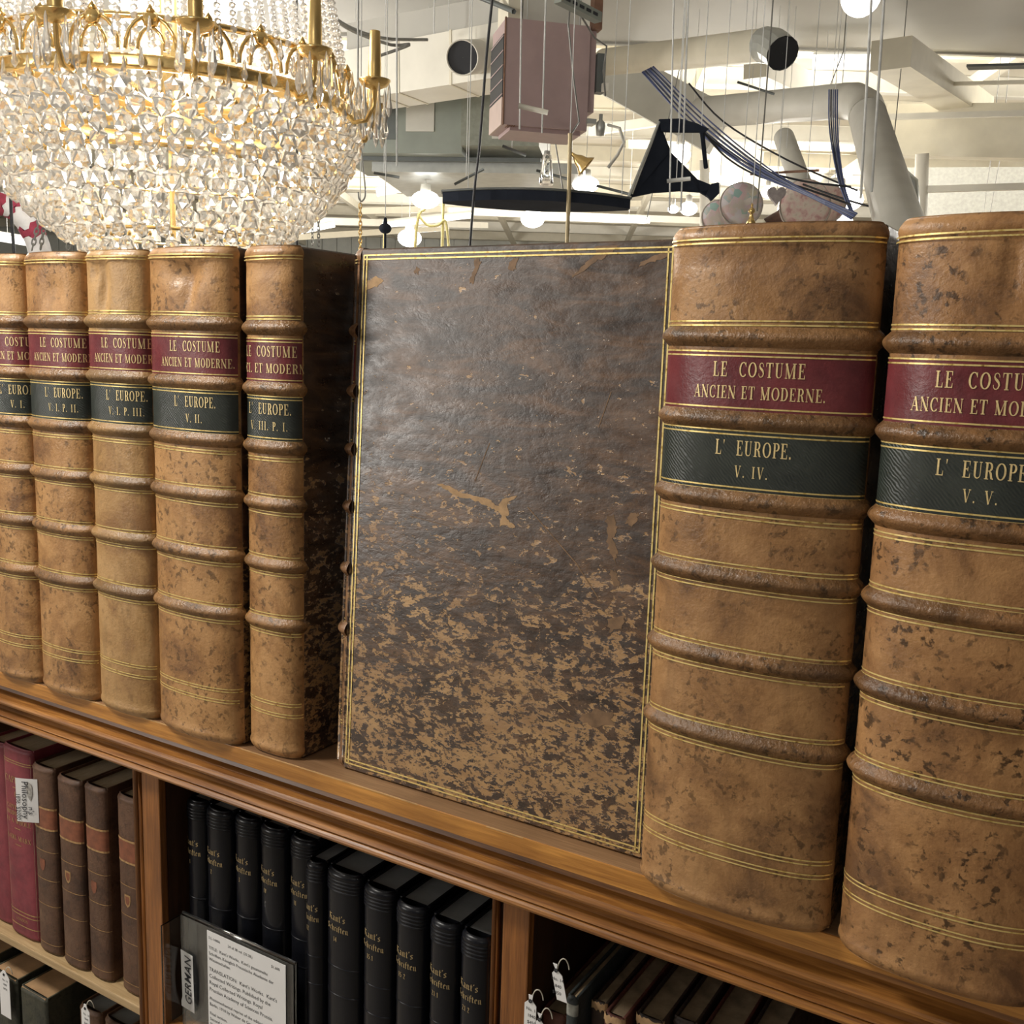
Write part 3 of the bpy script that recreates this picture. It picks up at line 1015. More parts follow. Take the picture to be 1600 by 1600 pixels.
OLD = [(-0.9185, -0.8840, 0.005, 0.2035, 'brown calf volume with a white price sticker, next to the burgundy volume'),
       (-0.8765, -0.8405, 0.004, 0.2020, 'worn brown calf volume with gilt shield, second of the four brown ones from the left'),
       (-0.8370, -0.8050, 0.006, 0.2030, 'worn brown calf volume with dim red shield, third of the four brown ones'),
       (-0.7910, -0.7560, 0.008, 0.2035, 'worn brown calf volume with chipped head, against the left oak upright')]
for i, (xa, xb, y, h, lab) in enumerate(OLD):
    r, sp = book('old_volume', lab, 'book', xa, xb, y, SH, h, 0.135, 0.006, M_OLD[i % 3], M_PAGE, 'four brown calf volumes on the left shelf')
    zl = 0.1390 if i else 0.139
    strip_label(sp, zl, zl + 0.0205, r, M_OLDLAB)
    for z in (zl - 0.0008, zl + 0.0213):
        rule_pair(sp, z, r, gap=0, th=0.0020, off=0.0004, nu=14, mat=M_OLDGILT)
    for z in (0.114, 0.083, 0.055, 0.012):
        rule_pair(sp, z, r, gap=0, th=0.0007, off=0.0003, nu=14, mat=M_OLDGILT)
    sh = [(-0.0042, 0.0055), (0.0042, 0.0055), (0.0044, 0.0), (0.003, -0.005), (0, -0.0075), (-0.003, -0.005), (-0.0044, 0.0)]
    on_spine(sp, sh, [tuple(range(7))], -0.002, 0.099, 0.0003, 'shield_ornament', M_OLDGILT if i in (1, 3) else M_OLDLAB, r)
    if i in (1, 3):
        on_spine(sp, [(a * 0.68, c * 0.68) for a, c in sh], [tuple(range(7))], -0.002, 0.099, 0.00045, 'shield_ornament', M_OLDLAB, r)
    if i == 0:
        # sticker: a gently curled slip stuck over the spine
        lab_o = []
        W, Hh = 0.0215, 0.0465
        vs, fs = [], []
        for j in range(9):
            for k in range(7):
                vs.append((-0.0250 + W * k / 6, -0.0165 + 0.0098 * k / 6 - 0.0008 * math.sin(PI * k / 6), 0.143 + Hh * j / 8))
        for j in range(8):
            for k in range(6):
                a = j * 7 + k
                fs.append((a, a + 1, a + 8, a + 7))
        st = mesh('price_sticker', vs, fs, M_PAPER, r, True)
        for tx, size, u, zt, m in (('Philosophy', 0.0092, 0.0070, 0.1870, M_INK), ('1806  $2000', 0.0056, 0.0012, 0.1735, M_INK), ("n's", 0.0080, 0.0128, 0.1600, M_INK)):
            p, f, wd = sans(tx, size)
            mesh('lettering', [(-0.0250 + u + b_, -0.0165 + 0.456 * (u + b_) - 0.0013, zt - a_) for a_, b_ in p], f, m, st)
        rub = [(0.0122, 0.187), (0.0165, 0.184), (0.0172, 0.174), (0.015, 0.166), (0.0125, 0.170), (0.0112, 0.178)]
        mesh('scraped_patch', [(-0.0250 + a_, -0.0165 + 0.456 * a_ - 0.0011, c_) for a_, c_ in rub], [tuple(range(6))], plain('scraped_paper', (0.42, 0.40, 0.37), 0.8, 0, 0.4, 300), st)

# black numbered volumes in the middle bay
BLK = [('1', -0.7050, -0.6800, 0.020, 0.2185), ('2', -0.6775, -0.6475, 0.018, 0.2185), ('3', -0.6455, -0.6175, 0.022, 0.2185), ('IV', -0.6145, -0.5855, 0.022, 0.2180), ('11', -0.5815, -0.5525, 0.024, 0.2165),
       ('12', -0.5565, -0.5320, 0.012, 0.2085), ('14', -0.5295, -0.4935, 0.012, 0.2085), ('15.1', -0.4880, -0.4575, 0.009, 0.2080), ('15.2', -0.4520, -0.4235, 0.005, 0.2075), ('21.1', -0.4165, -0.3905, 0.001, 0.2070), ('21.2', -0.3875, -0.3610, -0.0005, 0.2070)]
BLKLAB = {'1': 'leftmost black gothic-lettered volume, against the inner oak wall', '2': 'black gothic-lettered volume behind the card, second from the inner oak wall',
          '3': 'black gothic-lettered volume behind the typed card, third from the inner oak wall', 'IV': 'black gothic-lettered volume numbered IV, fourth from the inner oak wall',
          '11': 'black gothic-lettered volume half hidden behind the narrow one, fifth in the row', '12': 'narrow black gothic-lettered volume left of the thickest one, middle bay',
          '14': 'thickest black gothic-lettered volume with wide grey page top, middle bay', '15.1': 'black gothic-lettered volume directly right of the thickest one',
          '15.2': 'black gothic-lettered volume with thin yellow headband, third from the right upright', '21.1': 'black gothic-lettered volume with broad yellow headband, second from the right upright',
          '21.2': 'black gothic-lettered volume cut off by the right oak upright, yellow headband'}
for i, (num, xa, xb, y, h) in enumerate(BLK):
    if num == '12':
        xa = -0.5515
    r, sp = book('black_volume', BLKLAB[num], 'book', xa, xb, y, SH, h, 0.17, 0.010, M_BLACK, M_PAGE_GREY, 'black numbered set in the middle bay', n=2.2, board=0.0026, inset=0.0022)
    for z in (h - 0.0075, h - 0.0105, h - 0.0135, h - 0.0165):
        band(sp, z, r, M_BLACK, 0.0011, 0.0007, 18, 'raised_line')
    for z in (0.125, 0.100, 0.04):
        band(sp, z, r, M_BLACK, 0.0008, 0.0004, 18, 'raised_line')
    for tx, cap, z in (("Kant's", 0.0058, h - 0.0425), ('Schriften', 0.0052, h - 0.0515), (num, 0.0046, h - 0.0610)):
        p, f, wd = black_text(tx, cap)
        k = min(1.0, sp.half * 1.25 / wd)
        on_spine(sp, [(a * k, c) for a, c in p], f, -wd * k / 2 - (0.0025 if tx != num else 0.004), z, 0.0003, 'lettering', M_BLKLET, r)
    if num in ('15.2', '21.1', '21.2'):
        hw = (xb - xa) / 2 - 0.004
        yel = [(-hw, -0.0048, h - 0.0018), (hw * 0.3, -0.0078, h - 0.0018), (hw, -0.0048, h - 0.0018), (hw * 0.9, 0.000, h - 0.0018), (-hw * 0.8, -0.001, h - 0.0018)]
        mesh('headband', yel, [tuple(range(5))], M_YELLOW, r)

# acrylic holder with the typed card
t = NT('clear_acrylic')
t.set(color=(0.93, 0.95, 0.95), rough=0.03, trans=1.0, ior=1.49)
M_ACR = t.m
hold = thing('sign_holder', 'clear acrylic sign holder standing before the first black volumes', 'sign holder', (-0.623, -0.004, SH))
for y0, y1, xa in ((-0.0022, -0.0004, -0.0690), (0.0018, 0.0036, -0.0690)):
    g = G().box((xa, y0, 0.0005), (0.069, y1, 0.1165), 0.0004)
    g.obj('acrylic_sheet', M_ACR, hold)
g = G().tube([(-0.069, 0.0007, 0.1170), (0.069, 0.0007, 0.1170)], 0.0016, 8)
g.obj('folded_edge', M_ACR, hold, True)
g = G().box((-0.0712, -0.0225, 0.0005), (-0.0694, 0.0036, 0.1150), 0.0003)
g.obj('acrylic_sheet', M_ACR, hold)
card = mesh('card', [(-0.6570, -0.0067, SH + 0.012), (-0.5625, -0.0067, SH + 0.012), (-0.5625, -0.0067, SH + 0.1135), (-0.6570, -0.0067, SH + 0.1135),
                     (-0.6570, -0.0064, SH + 0.012), (-0.5625, -0.0064, SH + 0.012), (-0.5625, -0.0064, SH + 0.1135), (-0.6570, -0.0064, SH + 0.1135)],
            [(0, 1, 2, 3), (7, 6, 5, 4), (0, 4, 5, 1), (2, 6, 7, 3), (0, 3, 7, 4), (1, 5, 6, 2)], M_PAPER, None)
tag(card, 'white card typed with small print on the acrylic holder', 'card')
ROWS = [(0.0034, 0.006, 0.002, 'S L-14406'), (0.0034, 0.006, 0.026, '24 of 38 vol. (25.28.)'), (0.0034, 0.006, 0.078, '$1,600'),
        (0.0040, 0.0155, 0.002, "TITLE:  Kant's Works.  Kant's gesammelte"), (0.0040, 0.0210, 0.002, 'Schriften, Königlich Preussische Akademie der'), (0.0040, 0.0265, 0.002, 'Wissenschaften'),
        (0.0048, 0.0365, 0.002, "TRANSLATION:  Kant's Works.  Kant's"), (0.0048, 0.0430, 0.002, 'Collected Writings. Published by the'), (0.0048, 0.0495, 0.002, 'Royal Collected Writings. Royal'), (0.0048, 0.0560, 0.002, 'Prussian Academy of Sciences Prussia.'),
        (0.0040, 0.0650, 0.002, 'Photomechanical reprint of the edition of'), (0.0040, 0.0705, 0.002, 'Berlin, 1910 by Walter de Gruyter'), (0.0040, 0.0795, 0.002, 'Final section.'), (0.0040, 0.0850, 0.002, 'Second section.        Works'), (0.0040, 0.0905, 0.002, 'Third section.')]
for size, dz, dx, tx in ROWS:
    p, f, wd = sans(tx, size * 1.05, 1.0, 0, 0.0)
    k = min(1.0, (0.0925 - dx) / wd)
    mesh('lettering', [(-0.6570 + dx + a * k, -0.00685, SH + 0.1120 - dz + c) for a, c in p], f, M_INK, card)
vs, fs = [], []
for j in range(11):
    tt = j / 10
    bow = 0.0024 * math.sin(tt * PI * 1.0 + 0.2)
    for k in range(2):
        vs.append((-0.6905 + 0.0155 * k + bow - 0.0015 * (1 - k) * (tt < 0.15), -0.0075 - 0.002 * math.sin(tt * PI), SH + 0.027 + 0.0565 * tt - 0.0015 * k))
for j in range(10):
    fs.append((2 * j, 2 * j + 1, 2 * j + 3, 2 * j + 2))
ger = mesh('slip', vs, fs, M_PAPER, None, True)
tag(ger, 'narrow white slip reading GERMAN stuck on the acrylic holder', 'label')
p, f, wd = sans('GERMAN', 0.0118, 1.05, 0.25, 0.0001)
mesh('lettering', [(-0.6770 - c + 0.0012, -0.00975 + 0.0008 * abs(a / wd - 0.5), SH + 0.0330 + a * 0.95) for a, c in p], f, M_INK, ger)

# dark old books in the right bay, their heads and page tops in view
M_DUSK = leather('dark_old_leather', (0.060, 0.036, 0.024), (0.036, 0.022, 0.016), (0.018, 0.012, 0.010), 23.0, 0.3, 0.6, 0.5, 0.6)
M_TEAL = leather('worn_black_green_cloth', (0.045, 0.052, 0.050), (0.030, 0.036, 0.036), (0.018, 0.022, 0.023), 24.5, 0.2, 0.6, 0.4, 0.4)
M_RUST = leather('worn_rust_leather', (0.15, 0.050, 0.030), (0.10, 0.032, 0.022), (0.06, 0.02, 0.014), 25.5, 0.3, 0.6, 0.4, 0.5)
M_DUSTPAGE = plain('dusty_page_tops', (0.26, 0.19, 0.115), 0.9, 0, 0.3, 90)
gr = 'old leather books in the right bay'
RB = [('low reddish old book against the oak upright in the right bay', -0.3250, -0.3060, 0.012, 0.158, 0.004, M_RUST),
      ('small tan-topped old book behind the thin green one', -0.3045, -0.2985, 0.020, 0.160, 0.003, M_DUSK),
      ('thin tall green-black book with a white string tag, right bay', -0.2975, -0.2890, -0.004, 0.188, 0.003, M_TEAL),
      ('dark old book with frayed head right of the thin green one', -0.2860, -0.2740, 0.012, 0.180, 0.003, M_DUSK),
      ('old book with torn tan spine head in the right bay', -0.2720, -0.2565, 0.004, 0.1805, 0.004, M_RUST),
      ('dark old book with pale page top, right of the torn head', -0.2535, -0.2330, 0.016, 0.180, 0.004, M_DUSK),
      ('old book with grey page top under the moulding, right bay', -0.2300, -0.2130, 0.026, 0.181, 0.004, M_DUSK),
      ('old book with brown page top, far right under the moulding', -0.2095, -0.1850, 0.030, 0.180, 0.005, M_RUST),
      ('dark old book hidden deep under the moulding at the right', -0.1820, -0.1600, 0.034, 0.180, 0.005, M_DUSK)]
for lab, xa, xb, y, h, b, m in RB:
    r, sp = book('old_volume', lab, 'book', xa, xb, y, SH, h, 0.19, b, m, M_DUSTPAGE, gr, n=2.4, board=0.0022, inset=0.0025)
    if 'torn' in lab or 'frayed' in lab:
        z0 = h - 0.006
        vs, fs = [], []
        nu = 14
        for k in range(nu + 1):
            u = -sp.half * 0.95 + sp.half * 1.9 * k / nu
            vs += [sp.P(u, z0 + random.uniform(-0.002, 0.002), 0.0006), sp.P(u, h + random.uniform(-0.001, 0.0012), 0.0003)]
        for k in range(nu):
            fs.append((2 * k, 2 * k + 2, 2 * k + 3, 2 * k + 1))
        mesh('frayed_head', vs, fs, M_SCUFF, r)
    if 'string tag' in lab:
        strip_label(sp, h - 0.014, h - 0.004, r, plain('pale_patch', (0.25, 0.25, 0.22), 0.8, 0, 0.3, 200), 'worn_patch')

# green and brown books on the shelf below, left bay
M_GREENOLD = leather('mossy_green_leather', (0.060, 0.058, 0.036), (0.036, 0.037, 0.025), (0.018, 0.020, 0.015), 27.0, 0.5, 0.6, 0.4, 0.4)
M_KRAFT = leather('scuffed_brown_leather', (0.21, 0.115, 0.060), (0.14, 0.072, 0.038), (0.07, 0.035, 0.02), 28.0, 0.3, 0.55, 0.4, 0.4)
LOW = -0.59
gl = 'books on the lowest visible shelf at the left'
book('old_volume', 'dark book with grey top at the left frame edge, lowest shelf', 'book', -1.045, -1.008, 0.004, LOW, 0.245, 0.16, 0.004, M_GREENOLD, M_PAGE_TAN, gl)
book('old_volume', 'green leather book with tan top beside a white tag, lowest shelf', 'book', -1.000, -0.9560, -0.001, LOW, 0.2400, 0.15, 0.003, M_GREENOLD, M_PAGE_TAN, gl, n=3.2, inset=0.001)
book('old_volume', 'thick mossy green book with a tan top on the lowest shelf', 'book', -0.9480, -0.9030, -0.002, LOW, 0.2390, 0.15, 0.003, M_GREENOLD, M_PAGE_TAN, gl, n=3.2, inset=0.001)
book('old_volume', 'small brown leather book with round head beside a white tag, lowest shelf', 'book', -0.8760, -0.8420, 0.018, LOW, 0.2350, 0.13, 0.006, M_KRAFT, M_PAGE_GREY, gl)
book('old_volume', 'small brown leather book touching the left upright, lowest shelf', 'book', -0.8380, -0.8010, 0.020, LOW, 0.2350, 0.13, 0.006, M_KRAFT, M_PAGE_GREY, gl)


def string_tag(label, px, py, y, wd, ht, lean=0.0, cut=0.0035):
    """a paper tag with clipped shoulders, an eyelet hole and a loop of string"""
    d = AX_R * (px - 800) + AX_D * (py - 800) + AX_F * 1600
    p = CAM + d * ((y - CAM.y) / d.y)
    r = thing('string_tag', label, 'tag', p)
    a = [(-wd / 2 + cut, 0), (-cut * 0.5, 0.004), (cut * 0.5, 0.004), (wd / 2 - cut, 0), (wd / 2, -cut), (wd / 2, -ht), (-wd / 2, -ht), (-wd / 2, -cut)]
    G().prism([(x - lean * z, 0, z) for x, z in a], (0, 0.0005, 0)).obj('tag_paper', M_PAPER, r)
    G().lathe([(0.0006, 0), (0.0015, 0), (0.0015, 0.0004), (0.0006, 0.0004)], 10, (0, -0.0002, -0.0005), (0, -1, 0)).obj('eyelet', M_INK, r)
    pts = []
    for k in range(13):
        q = PI * k / 12
        pts.append((0.0005 + 0.007 * (1 - math.cos(q)) / 2, 0.001 + 0.004 * k / 12, 0.008 * math.sin(q)))
    G().tube(pts, 0.00045, 5).obj('string', plain('string', (0.62, 0.58, 0.48), 0.8), r)
    for k in range(3):
        p2, f2, w2 = sans(('No. 14', '1840', '$450')[k], 0.0034)
        mesh('handwriting', [(-w2 * 0.4 + a_ + 0.0005, -0.00015, -0.008 - 0.005 * k + c_) for a_, c_ in p2], f2, M_INK, r)
    return r


string_tag('large white string tag at the left frame edge, lowest shelf', 6, 1522, -0.010, 0.018, 0.05)
string_tag('white string tag hanging before the small brown books', 133, 1575, -0.004, 0.013, 0.04)
string_tag('white string tag against the right oak upright', 829, 1563, -0.012, 0.0095, 0.026)
string_tag('small white string tag low beside the thin green book', 843, 1592, -0.012, 0.007, 0.02)
string_tag('white string tag hanging from the thin green book', 869, 1515, -0.012, 0.008, 0.022, 0.25)
# ------------------------------------------------------------------ the hall behind
FWD = Vector((-0.5204, 0.8539, 0.0))
RGT = Vector((0.8539, 0.5204, 0.0))
UP = Vector((0, 0, 1))


def B(r, f, h):
    """hall axes: r metres right, f metres ahead, h metres above the eye"""
    return CAM + RGT * r + FWD * f + UP * h


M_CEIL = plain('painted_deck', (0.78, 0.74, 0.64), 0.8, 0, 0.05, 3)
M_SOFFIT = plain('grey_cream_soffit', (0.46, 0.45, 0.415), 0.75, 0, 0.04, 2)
M_WHITE = plain('white_paint', (0.80, 0.78, 0.70), 0.5, 0, 0.04, 6)
M_CREAM = plain('cream_paint', (0.74, 0.70, 0.58), 0.6, 0, 0.05, 6)
M_GREYW = plain('grey_white_paint', (0.58, 0.57, 0.52), 0.55, 0, 0.05, 6)
M_FLOOR = plain('concrete_floor', (0.36, 0.32, 0.27), 0.6, 0, 0.1, 2)
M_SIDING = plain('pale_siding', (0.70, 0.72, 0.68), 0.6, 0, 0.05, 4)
M_GALV = plain('galvanised_steel', (0.50, 0.52, 0.50), 0.35, 0.6, 0.1, 12)
M_DGREY = plain('dark_grey_steel', (0.13, 0.145, 0.145), 0.5, 0.2, 0.1, 8)
M_HVAC = plain('grey_green_sheet', (0.28, 0.31, 0.28), 0.45, 0.2, 0.08, 5)
M_MAUVE = plain('mauve_enamel', (0.44, 0.325, 0.325), 0.5, 0, 0.06, 9)
M_MAUVE2 = plain('light_mauve_enamel', (0.56, 0.44, 0.40), 0.5, 0, 0.06, 9)
M_BLK = plain('matt_black', (0.016, 0.018, 0.024), 0.5, 0, 0.15, 10)
M_NAVY = plain('dark_slate_enamel', (0.026, 0.032, 0.048), 0.85, 0, 0.15, 8, 0.08)
M_WIRE = plain('dull_wire', (0.25, 0.25, 0.24), 0.4, 0.6)
M_PALEWIRE = plain('pale_cord', (0.70, 0.72, 0.72), 0.5)
M_BRASS = plain('polished_brass', (0.80, 0.57, 0.24), 0.27, 0.95, 0.08, 20)
M_RUSTY = plain('rust_brown', (0.22, 0.12, 0.08), 0.7, 0.1, 0.2, 20)


def glow(name, color, s):
    t = NT(name)
    return t.set(color=(0.9, 0.9, 0.9), emit=color, estr=s)


M_BULB = glow('lit_globe', (1.0, 0.97, 0.92), 7.0)
M_TUBE = glow('lit_tube', (1.0, 0.97, 0.90), 2.0)

d = at(1400, 82, 1.0) - CAM
H_NEAR, H_FAR = 2.75, 3.6
F_EDGE = (d * (H_NEAR / d.z)).dot(FWD)

fl = G().add([B(-40, -8, 0), B(40, -8, 0), B(40, 60, 0), B(-40, 60, 0)], [(0, 1, 2, 3)])
mesh('floor', [(x, y, -1.2) for x, y, z in fl.v], fl.f, M_FLOOR, kind='structure')
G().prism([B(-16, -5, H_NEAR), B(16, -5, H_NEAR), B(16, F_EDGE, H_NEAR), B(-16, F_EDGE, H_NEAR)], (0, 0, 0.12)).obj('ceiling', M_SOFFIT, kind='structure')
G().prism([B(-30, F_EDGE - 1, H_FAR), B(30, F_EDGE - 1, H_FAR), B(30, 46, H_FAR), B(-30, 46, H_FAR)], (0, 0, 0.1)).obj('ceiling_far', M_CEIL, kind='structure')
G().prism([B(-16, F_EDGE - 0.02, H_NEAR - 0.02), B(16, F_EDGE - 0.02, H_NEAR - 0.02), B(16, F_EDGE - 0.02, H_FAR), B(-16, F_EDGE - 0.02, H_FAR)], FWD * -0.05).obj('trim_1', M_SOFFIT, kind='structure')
# far wall of upright siding panels
wl = mesh('wall_far', [B(-30, 36, -2.78) + Vector((0, 0, 0)), B(30, 36, -2.78), B(30, 36, H_FAR), B(-30, 36, H_FAR)], [(0, 1, 2, 3)], M_SIDING, kind='structure')
pg = G().box((-0.24, -0.02, -1.53), (0.24, 0.02, 4.7)).obj('siding_panel', M_SIDING, wl)
pang = math.atan2(RGT.y, RGT.x)
for k in range(1, 66):
    p = B(-17 + 0.5 * k, 35.93, 0)
    if k == 1:
        pg.location, pg.rotation_euler = p, (0, 0, pang)
    else:
        share(pg, 'siding_panel', wl, p, (0, 0, pang))
# joists under the far deck
js = [o for o in bpy.data.objects if o.name == 'ceiling_far'][0]
for k, f in enumerate([12.2, 13.6, 15.2, 17, 19, 21, 23.2, 25.5, 28, 30.5, 33]):
    g = G()
    tl = 0.10 * math.sin(k * 1.7)
    a, b_ = B(-18, f - 18 * tl * 0.3, H_FAR - 0.13), B(18, f + 18 * tl * 0.3, H_FAR - 0.13)
    g.beam(a, b_, 0.035, 0.24)
    g.beam(a - UP * 0.12, b_ - UP * 0.12, 0.14, 0.02)
    g.obj('joist', M_WHITE if k % 2 else M_CREAM, js)
for k in range(9):
    r = -14 + 3.2 * k
    G().beam(B(r, 11.2, H_FAR - 0.34), B(r * 1.1 + 1.2, 35, H_FAR - 0.34), 0.10, 0.16).obj('cross_beam', M_CREAM, js)
# lower rods and rails under the joists
for k, (a, b_) in enumerate([((560, 330, 17), (1000, 318, 19)), ((480, 345, 15), (760, 352, 20)), ((590, 300, 13), (800, 268, 14)), ((440, 372, 18), (700, 356, 20)), ((1020, 260, 14), (1200, 300, 16)), ((920, 205, 13), (1060, 185, 12)), ((120, 330, 14), (300, 352, 17)), ((0, 270, 13), (120, 300, 15)), ((700, 330, 15), (1100, 345, 17)), ((980, 225, 14), (1160, 232, 15))]):
    g = G().beam(at(*a), at(*b_), 0.07, 0.10)
    g.obj('brace', M_WHITE if k % 3 else M_CREAM, js)


def cord(name, label, cat, pts, r, mat, seg=5, group=None):
    P = [at(*p) for p in pts]
    top = None
    if pts[0][1] < 0 or name in ('wire_hook', 'hanging_cord'):
        h_ = CAM.z - 0.004 + (H_FAR if ((P[0] - CAM).dot(FWD) > F_EDGE) else H_NEAR)
        top = Vector((P[0].x, P[0].y, h_))
    if name == 'pole':
        P.append(Vector((P[-1].x, P[-1].y, -1.199)))
    # a smooth run through the given points
    if len(P) > 2:
        Q = []
        for i in range(len(P) - 1):
            p0, p1, p2, p3 = P[max(i - 1, 0)], P[i], P[i + 1], P[min(i + 2, len(P) - 1)]
            for s in range(5):
                u = s / 5
                Q.append(0.5 * ((2 * p1) + (p2 - p0) * u + (2 * p0 - 5 * p1 + 4 * p2 - p3) * u * u + (3 * p1 - p0 - 3 * p2 + p3) * u ** 3))
        P = Q + [P[-1]]
    if top is not None:
        P = [top] + P
    o0 = P[0]
    o = G().tube(P, r, seg).obj(name, mat, None, True, origin=o0)
    o.location = o0
    return tag(o, label, cat, group)


def hung(name, label, cat, p, group=None):
    return thing(name, label, cat, p, (0, 0, 0), group)


def rel(root, *pts):
    o = Vector(root.location)
    return [p - o for p in pts]


def hanger(root, p, r=0.0025, mat=None, name='suspension_wire', far=False):
    """a wire from p straight up to the ceiling above"""
    r = min(r, 0.004)
    h = CAM.z - 0.004 + (H_FAR if ((p - CAM).dot(FWD) > F_EDGE) else H_NEAR)
    a, b_ = rel(root, p, Vector((p.x, p.y, h)))
    return G().tube([a, b_], min(r, 0.0022), 5).obj(name, mat or M_PALEWIRE, root)


def beam_thing(name, label, cat, a, b_, wd, hg, mat, group=None):
    A, Bp = at(*a), at(*b_)
    o = G().beam(A, Bp, wd, hg).obj(name, mat, None, origin=A)
    o.location = A
    return tag(o, label, cat, group)


# ---- white rectangular duct with its round collar
A, Bp = at(430, 150, 8.4), at(812, 86, 7.2)
r = hung('ventilation_duct', 'white rectangular air duct with a round black-mouthed collar', 'duct', A)
G().beam(Vector((0, 0, 0)), Bp - A, 0.34, 0.33).obj('duct_body', M_WHITE, r)
for f in (0.30, 0.52, 0.60, 0.80):
    q = (Bp - A) * f
    G().beam(q - (Bp - A).normalized() * 0.008, q + (Bp - A).normalized() * 0.008, 0.35, 0.34).obj('duct_seam', M_CREAM, r)
c0, c1 = at(722, 90, 6.75), at(752, 88, 7.3)
ax = (c0 - c1).normalized()
Ln = (c0 - c1).length
G().lathe([(0.102, 0), (0.102, Ln), (0.094, Ln), (0.094, 0.02)], 28, c1 - A, ax).obj('collar', M_WHITE, r, True)
G().lathe([(0.001, Ln - 0.02), (0.094, Ln - 0.02)], 28, c1 - A, ax).obj('collar_shade_disc', M_BLK, r)  # black disc stands in for the shade inside the collar
for p in ((560, 95, 7.9), (700, 70, 7.5)):
    hanger(r, at(*p), 0.006)

# ---- grey air handler behind it
def frame_axes(deg):
    a = math.radians(deg)
    return RGT * math.cos(a) + FWD * math.sin(a), FWD * math.cos(a) - RGT * math.sin(a)


def obox(g, o, e1, e2, x0, x1, y0, y1, z0, z1):
    vs = [o + e1 * x + e2 * y + UP * z for z in (z0, z1) for y in (y0, y1) for x in (x0, x1)]
    return g.add(vs, [(0, 2, 3, 1), (4, 5, 7, 6), (0, 1, 5, 4), (2, 6, 7, 3), (0, 4, 6, 2), (1, 3, 7, 5)])


e1, e2 = frame_axes(-6)
P = at(520, 238, 8.6)
r = hung('air_handler', 'grey green sheet metal air handler hanging under the white duct', 'air handler', P)
O = Vector((0, 0, 0))
obox(G(), O, e1, e2, 0.0, 1.02, 0.0, 1.1, 0.0, 0.50).obj('cabinet', M_HVAC, r)
obox(G(), O, e1, e2, 1.02, 1.62, -0.06, 1.0, 0.05, 0.56).obj('side_cabinet', plain('olive_grey_sheet', (0.25, 0.265, 0.225), 0.5, 0.1), r)
obox(G(), O, e1, e2, 0.02, 0.50, -0.012, 0.0, 0.10, 0.46).obj('intake_panel', M_DGREY, r)
obox(G(), O, e1, e2, 0.58, 0.80, -0.010, 0.0, 0.16, 0.46).obj('access_panel', M_GREYW, r)
obox(G(), O, e1, e2, 1.26, 1.38, -0.072, -0.06, 0.10, 0.52).obj('data_plate', M_GREYW, r)
obox(G(), O, e1, e2, 0.25, 1.95, 0.25, 1.6, -0.10, -0.02).obj('drain_tray', M_GALV, r)
obox(G(), O, e1, e2, 0.0, 1.62, 0.15, 0.2, -0.03, 0.0).obj('support_channel', M_DGREY, r)
for x in (0.15, 0.98, 1.55):
    hanger(r, P + e1 * x + e2 * 0.1 + UP * 0.5, 0.008)

# ---- mauve unit heater
e1, e2 = frame_axes(14)
P = at(787, 194, 5.6)
r = hung('unit_heater', 'mauve steel unit heater with black louvres hanging from the ceiling', 'heater', P)
obox(G(), O, e1, e2, 0.0, 0.445, 0.0, 0.31, 0.0, 0.515).obj('casing', M_MAUVE, r)
obox(G(), O, e1, e2, -0.006, 0.0, -0.004, 0.012, -0.002, 0.517).obj('casing_edge', M_RUSTY, r)
obox(G(), O, e1, e2, -0.012, -0.001, 0.01, 0.30, 0.0, 0.135).obj('lower_panel', M_MAUVE2, r)
obox(G(), O, e1, e2, -0.010, -0.001, 0.01, 0.30, 0.135, 0.44).obj('louvre_opening', M_BLK, r)
for k in range(5):
    g = G()
    z = 0.15 + 0.07 * k
    g.add([e1 * -0.004 + e2 * 0.01 + UP * z, e1 * -0.004 + e2 * 0.30 + UP * z, e1 * -0.0125 + e2 * 0.30 + UP * (z - 0.004), e1 * -0.0125 + e2 * 0.01 + UP * (z - 0.004),
           e1 * -0.004 + e2 * 0.01 + UP * (z + 0.002), e1 * -0.004 + e2 * 0.30 + UP * (z + 0.002), e1 * -0.0125 + e2 * 0.30 + UP * (z + 0.002), e1 * -0.0125 + e2 * 0.01 + UP * (z + 0.002)],
          [(0, 1, 2, 3), (7, 6, 5, 4), (0, 4, 5, 1), (2, 6, 7, 3), (1, 5, 6, 2), (0, 3, 7, 4)])
    g.obj('louvre', M_MAUVE, r)
obox(G(), O, e1, e2, 0.04, 0.42, 0.03, 0.29, -0.020, 0.0).obj('base_pan', M_MAUVE, r)
for k in range(4):
    obox(G(), O, e1, e2, 0.02 + 0.012 * k, 0.026 + 0.012 * k, 0.004, 0.06, -0.004, 0.0).obj('vent_slot', M_RUSTY, r)
obox(G(), O, e1, e2, 0.10, 0.41, 0.06, 0.29, 0.515, 0.66).obj('flue_box', M_GREYW, r)
obox(G(), O, e1, e2, 0.02, 0.09, 0.05, 0.29, 0.515, 0.67).obj('flue_side', M_CREAM, r)
obox(G(), O, e1, e2, 0.445, 0.485, 0.02, 0.30, 0.10, 0.50).obj('rear_plenum', M_MAUVE, r)
obox(G(), O, e1, e2, 0.455, 0.50, -0.02, 0.05, 0.50, 0.66).obj('rust_bracket', M_RUSTY, r)
obox(G(), O, e1, e2, 0.49, 0.535, 0.0, 0.06, 0.20, 0.39).obj('control_box', M_DGREY, r)
obox(G(), O, e1, e2, 0.515, 0.545, -0.03, 0.0, 0.20, 0.24).obj('switch', M_WHITE, r)
obox(G(), O, e1, e2, 0.44, 0.49, -0.02, 0.05, 0.035, 0.06).obj('gas_cock', M_GALV, r)
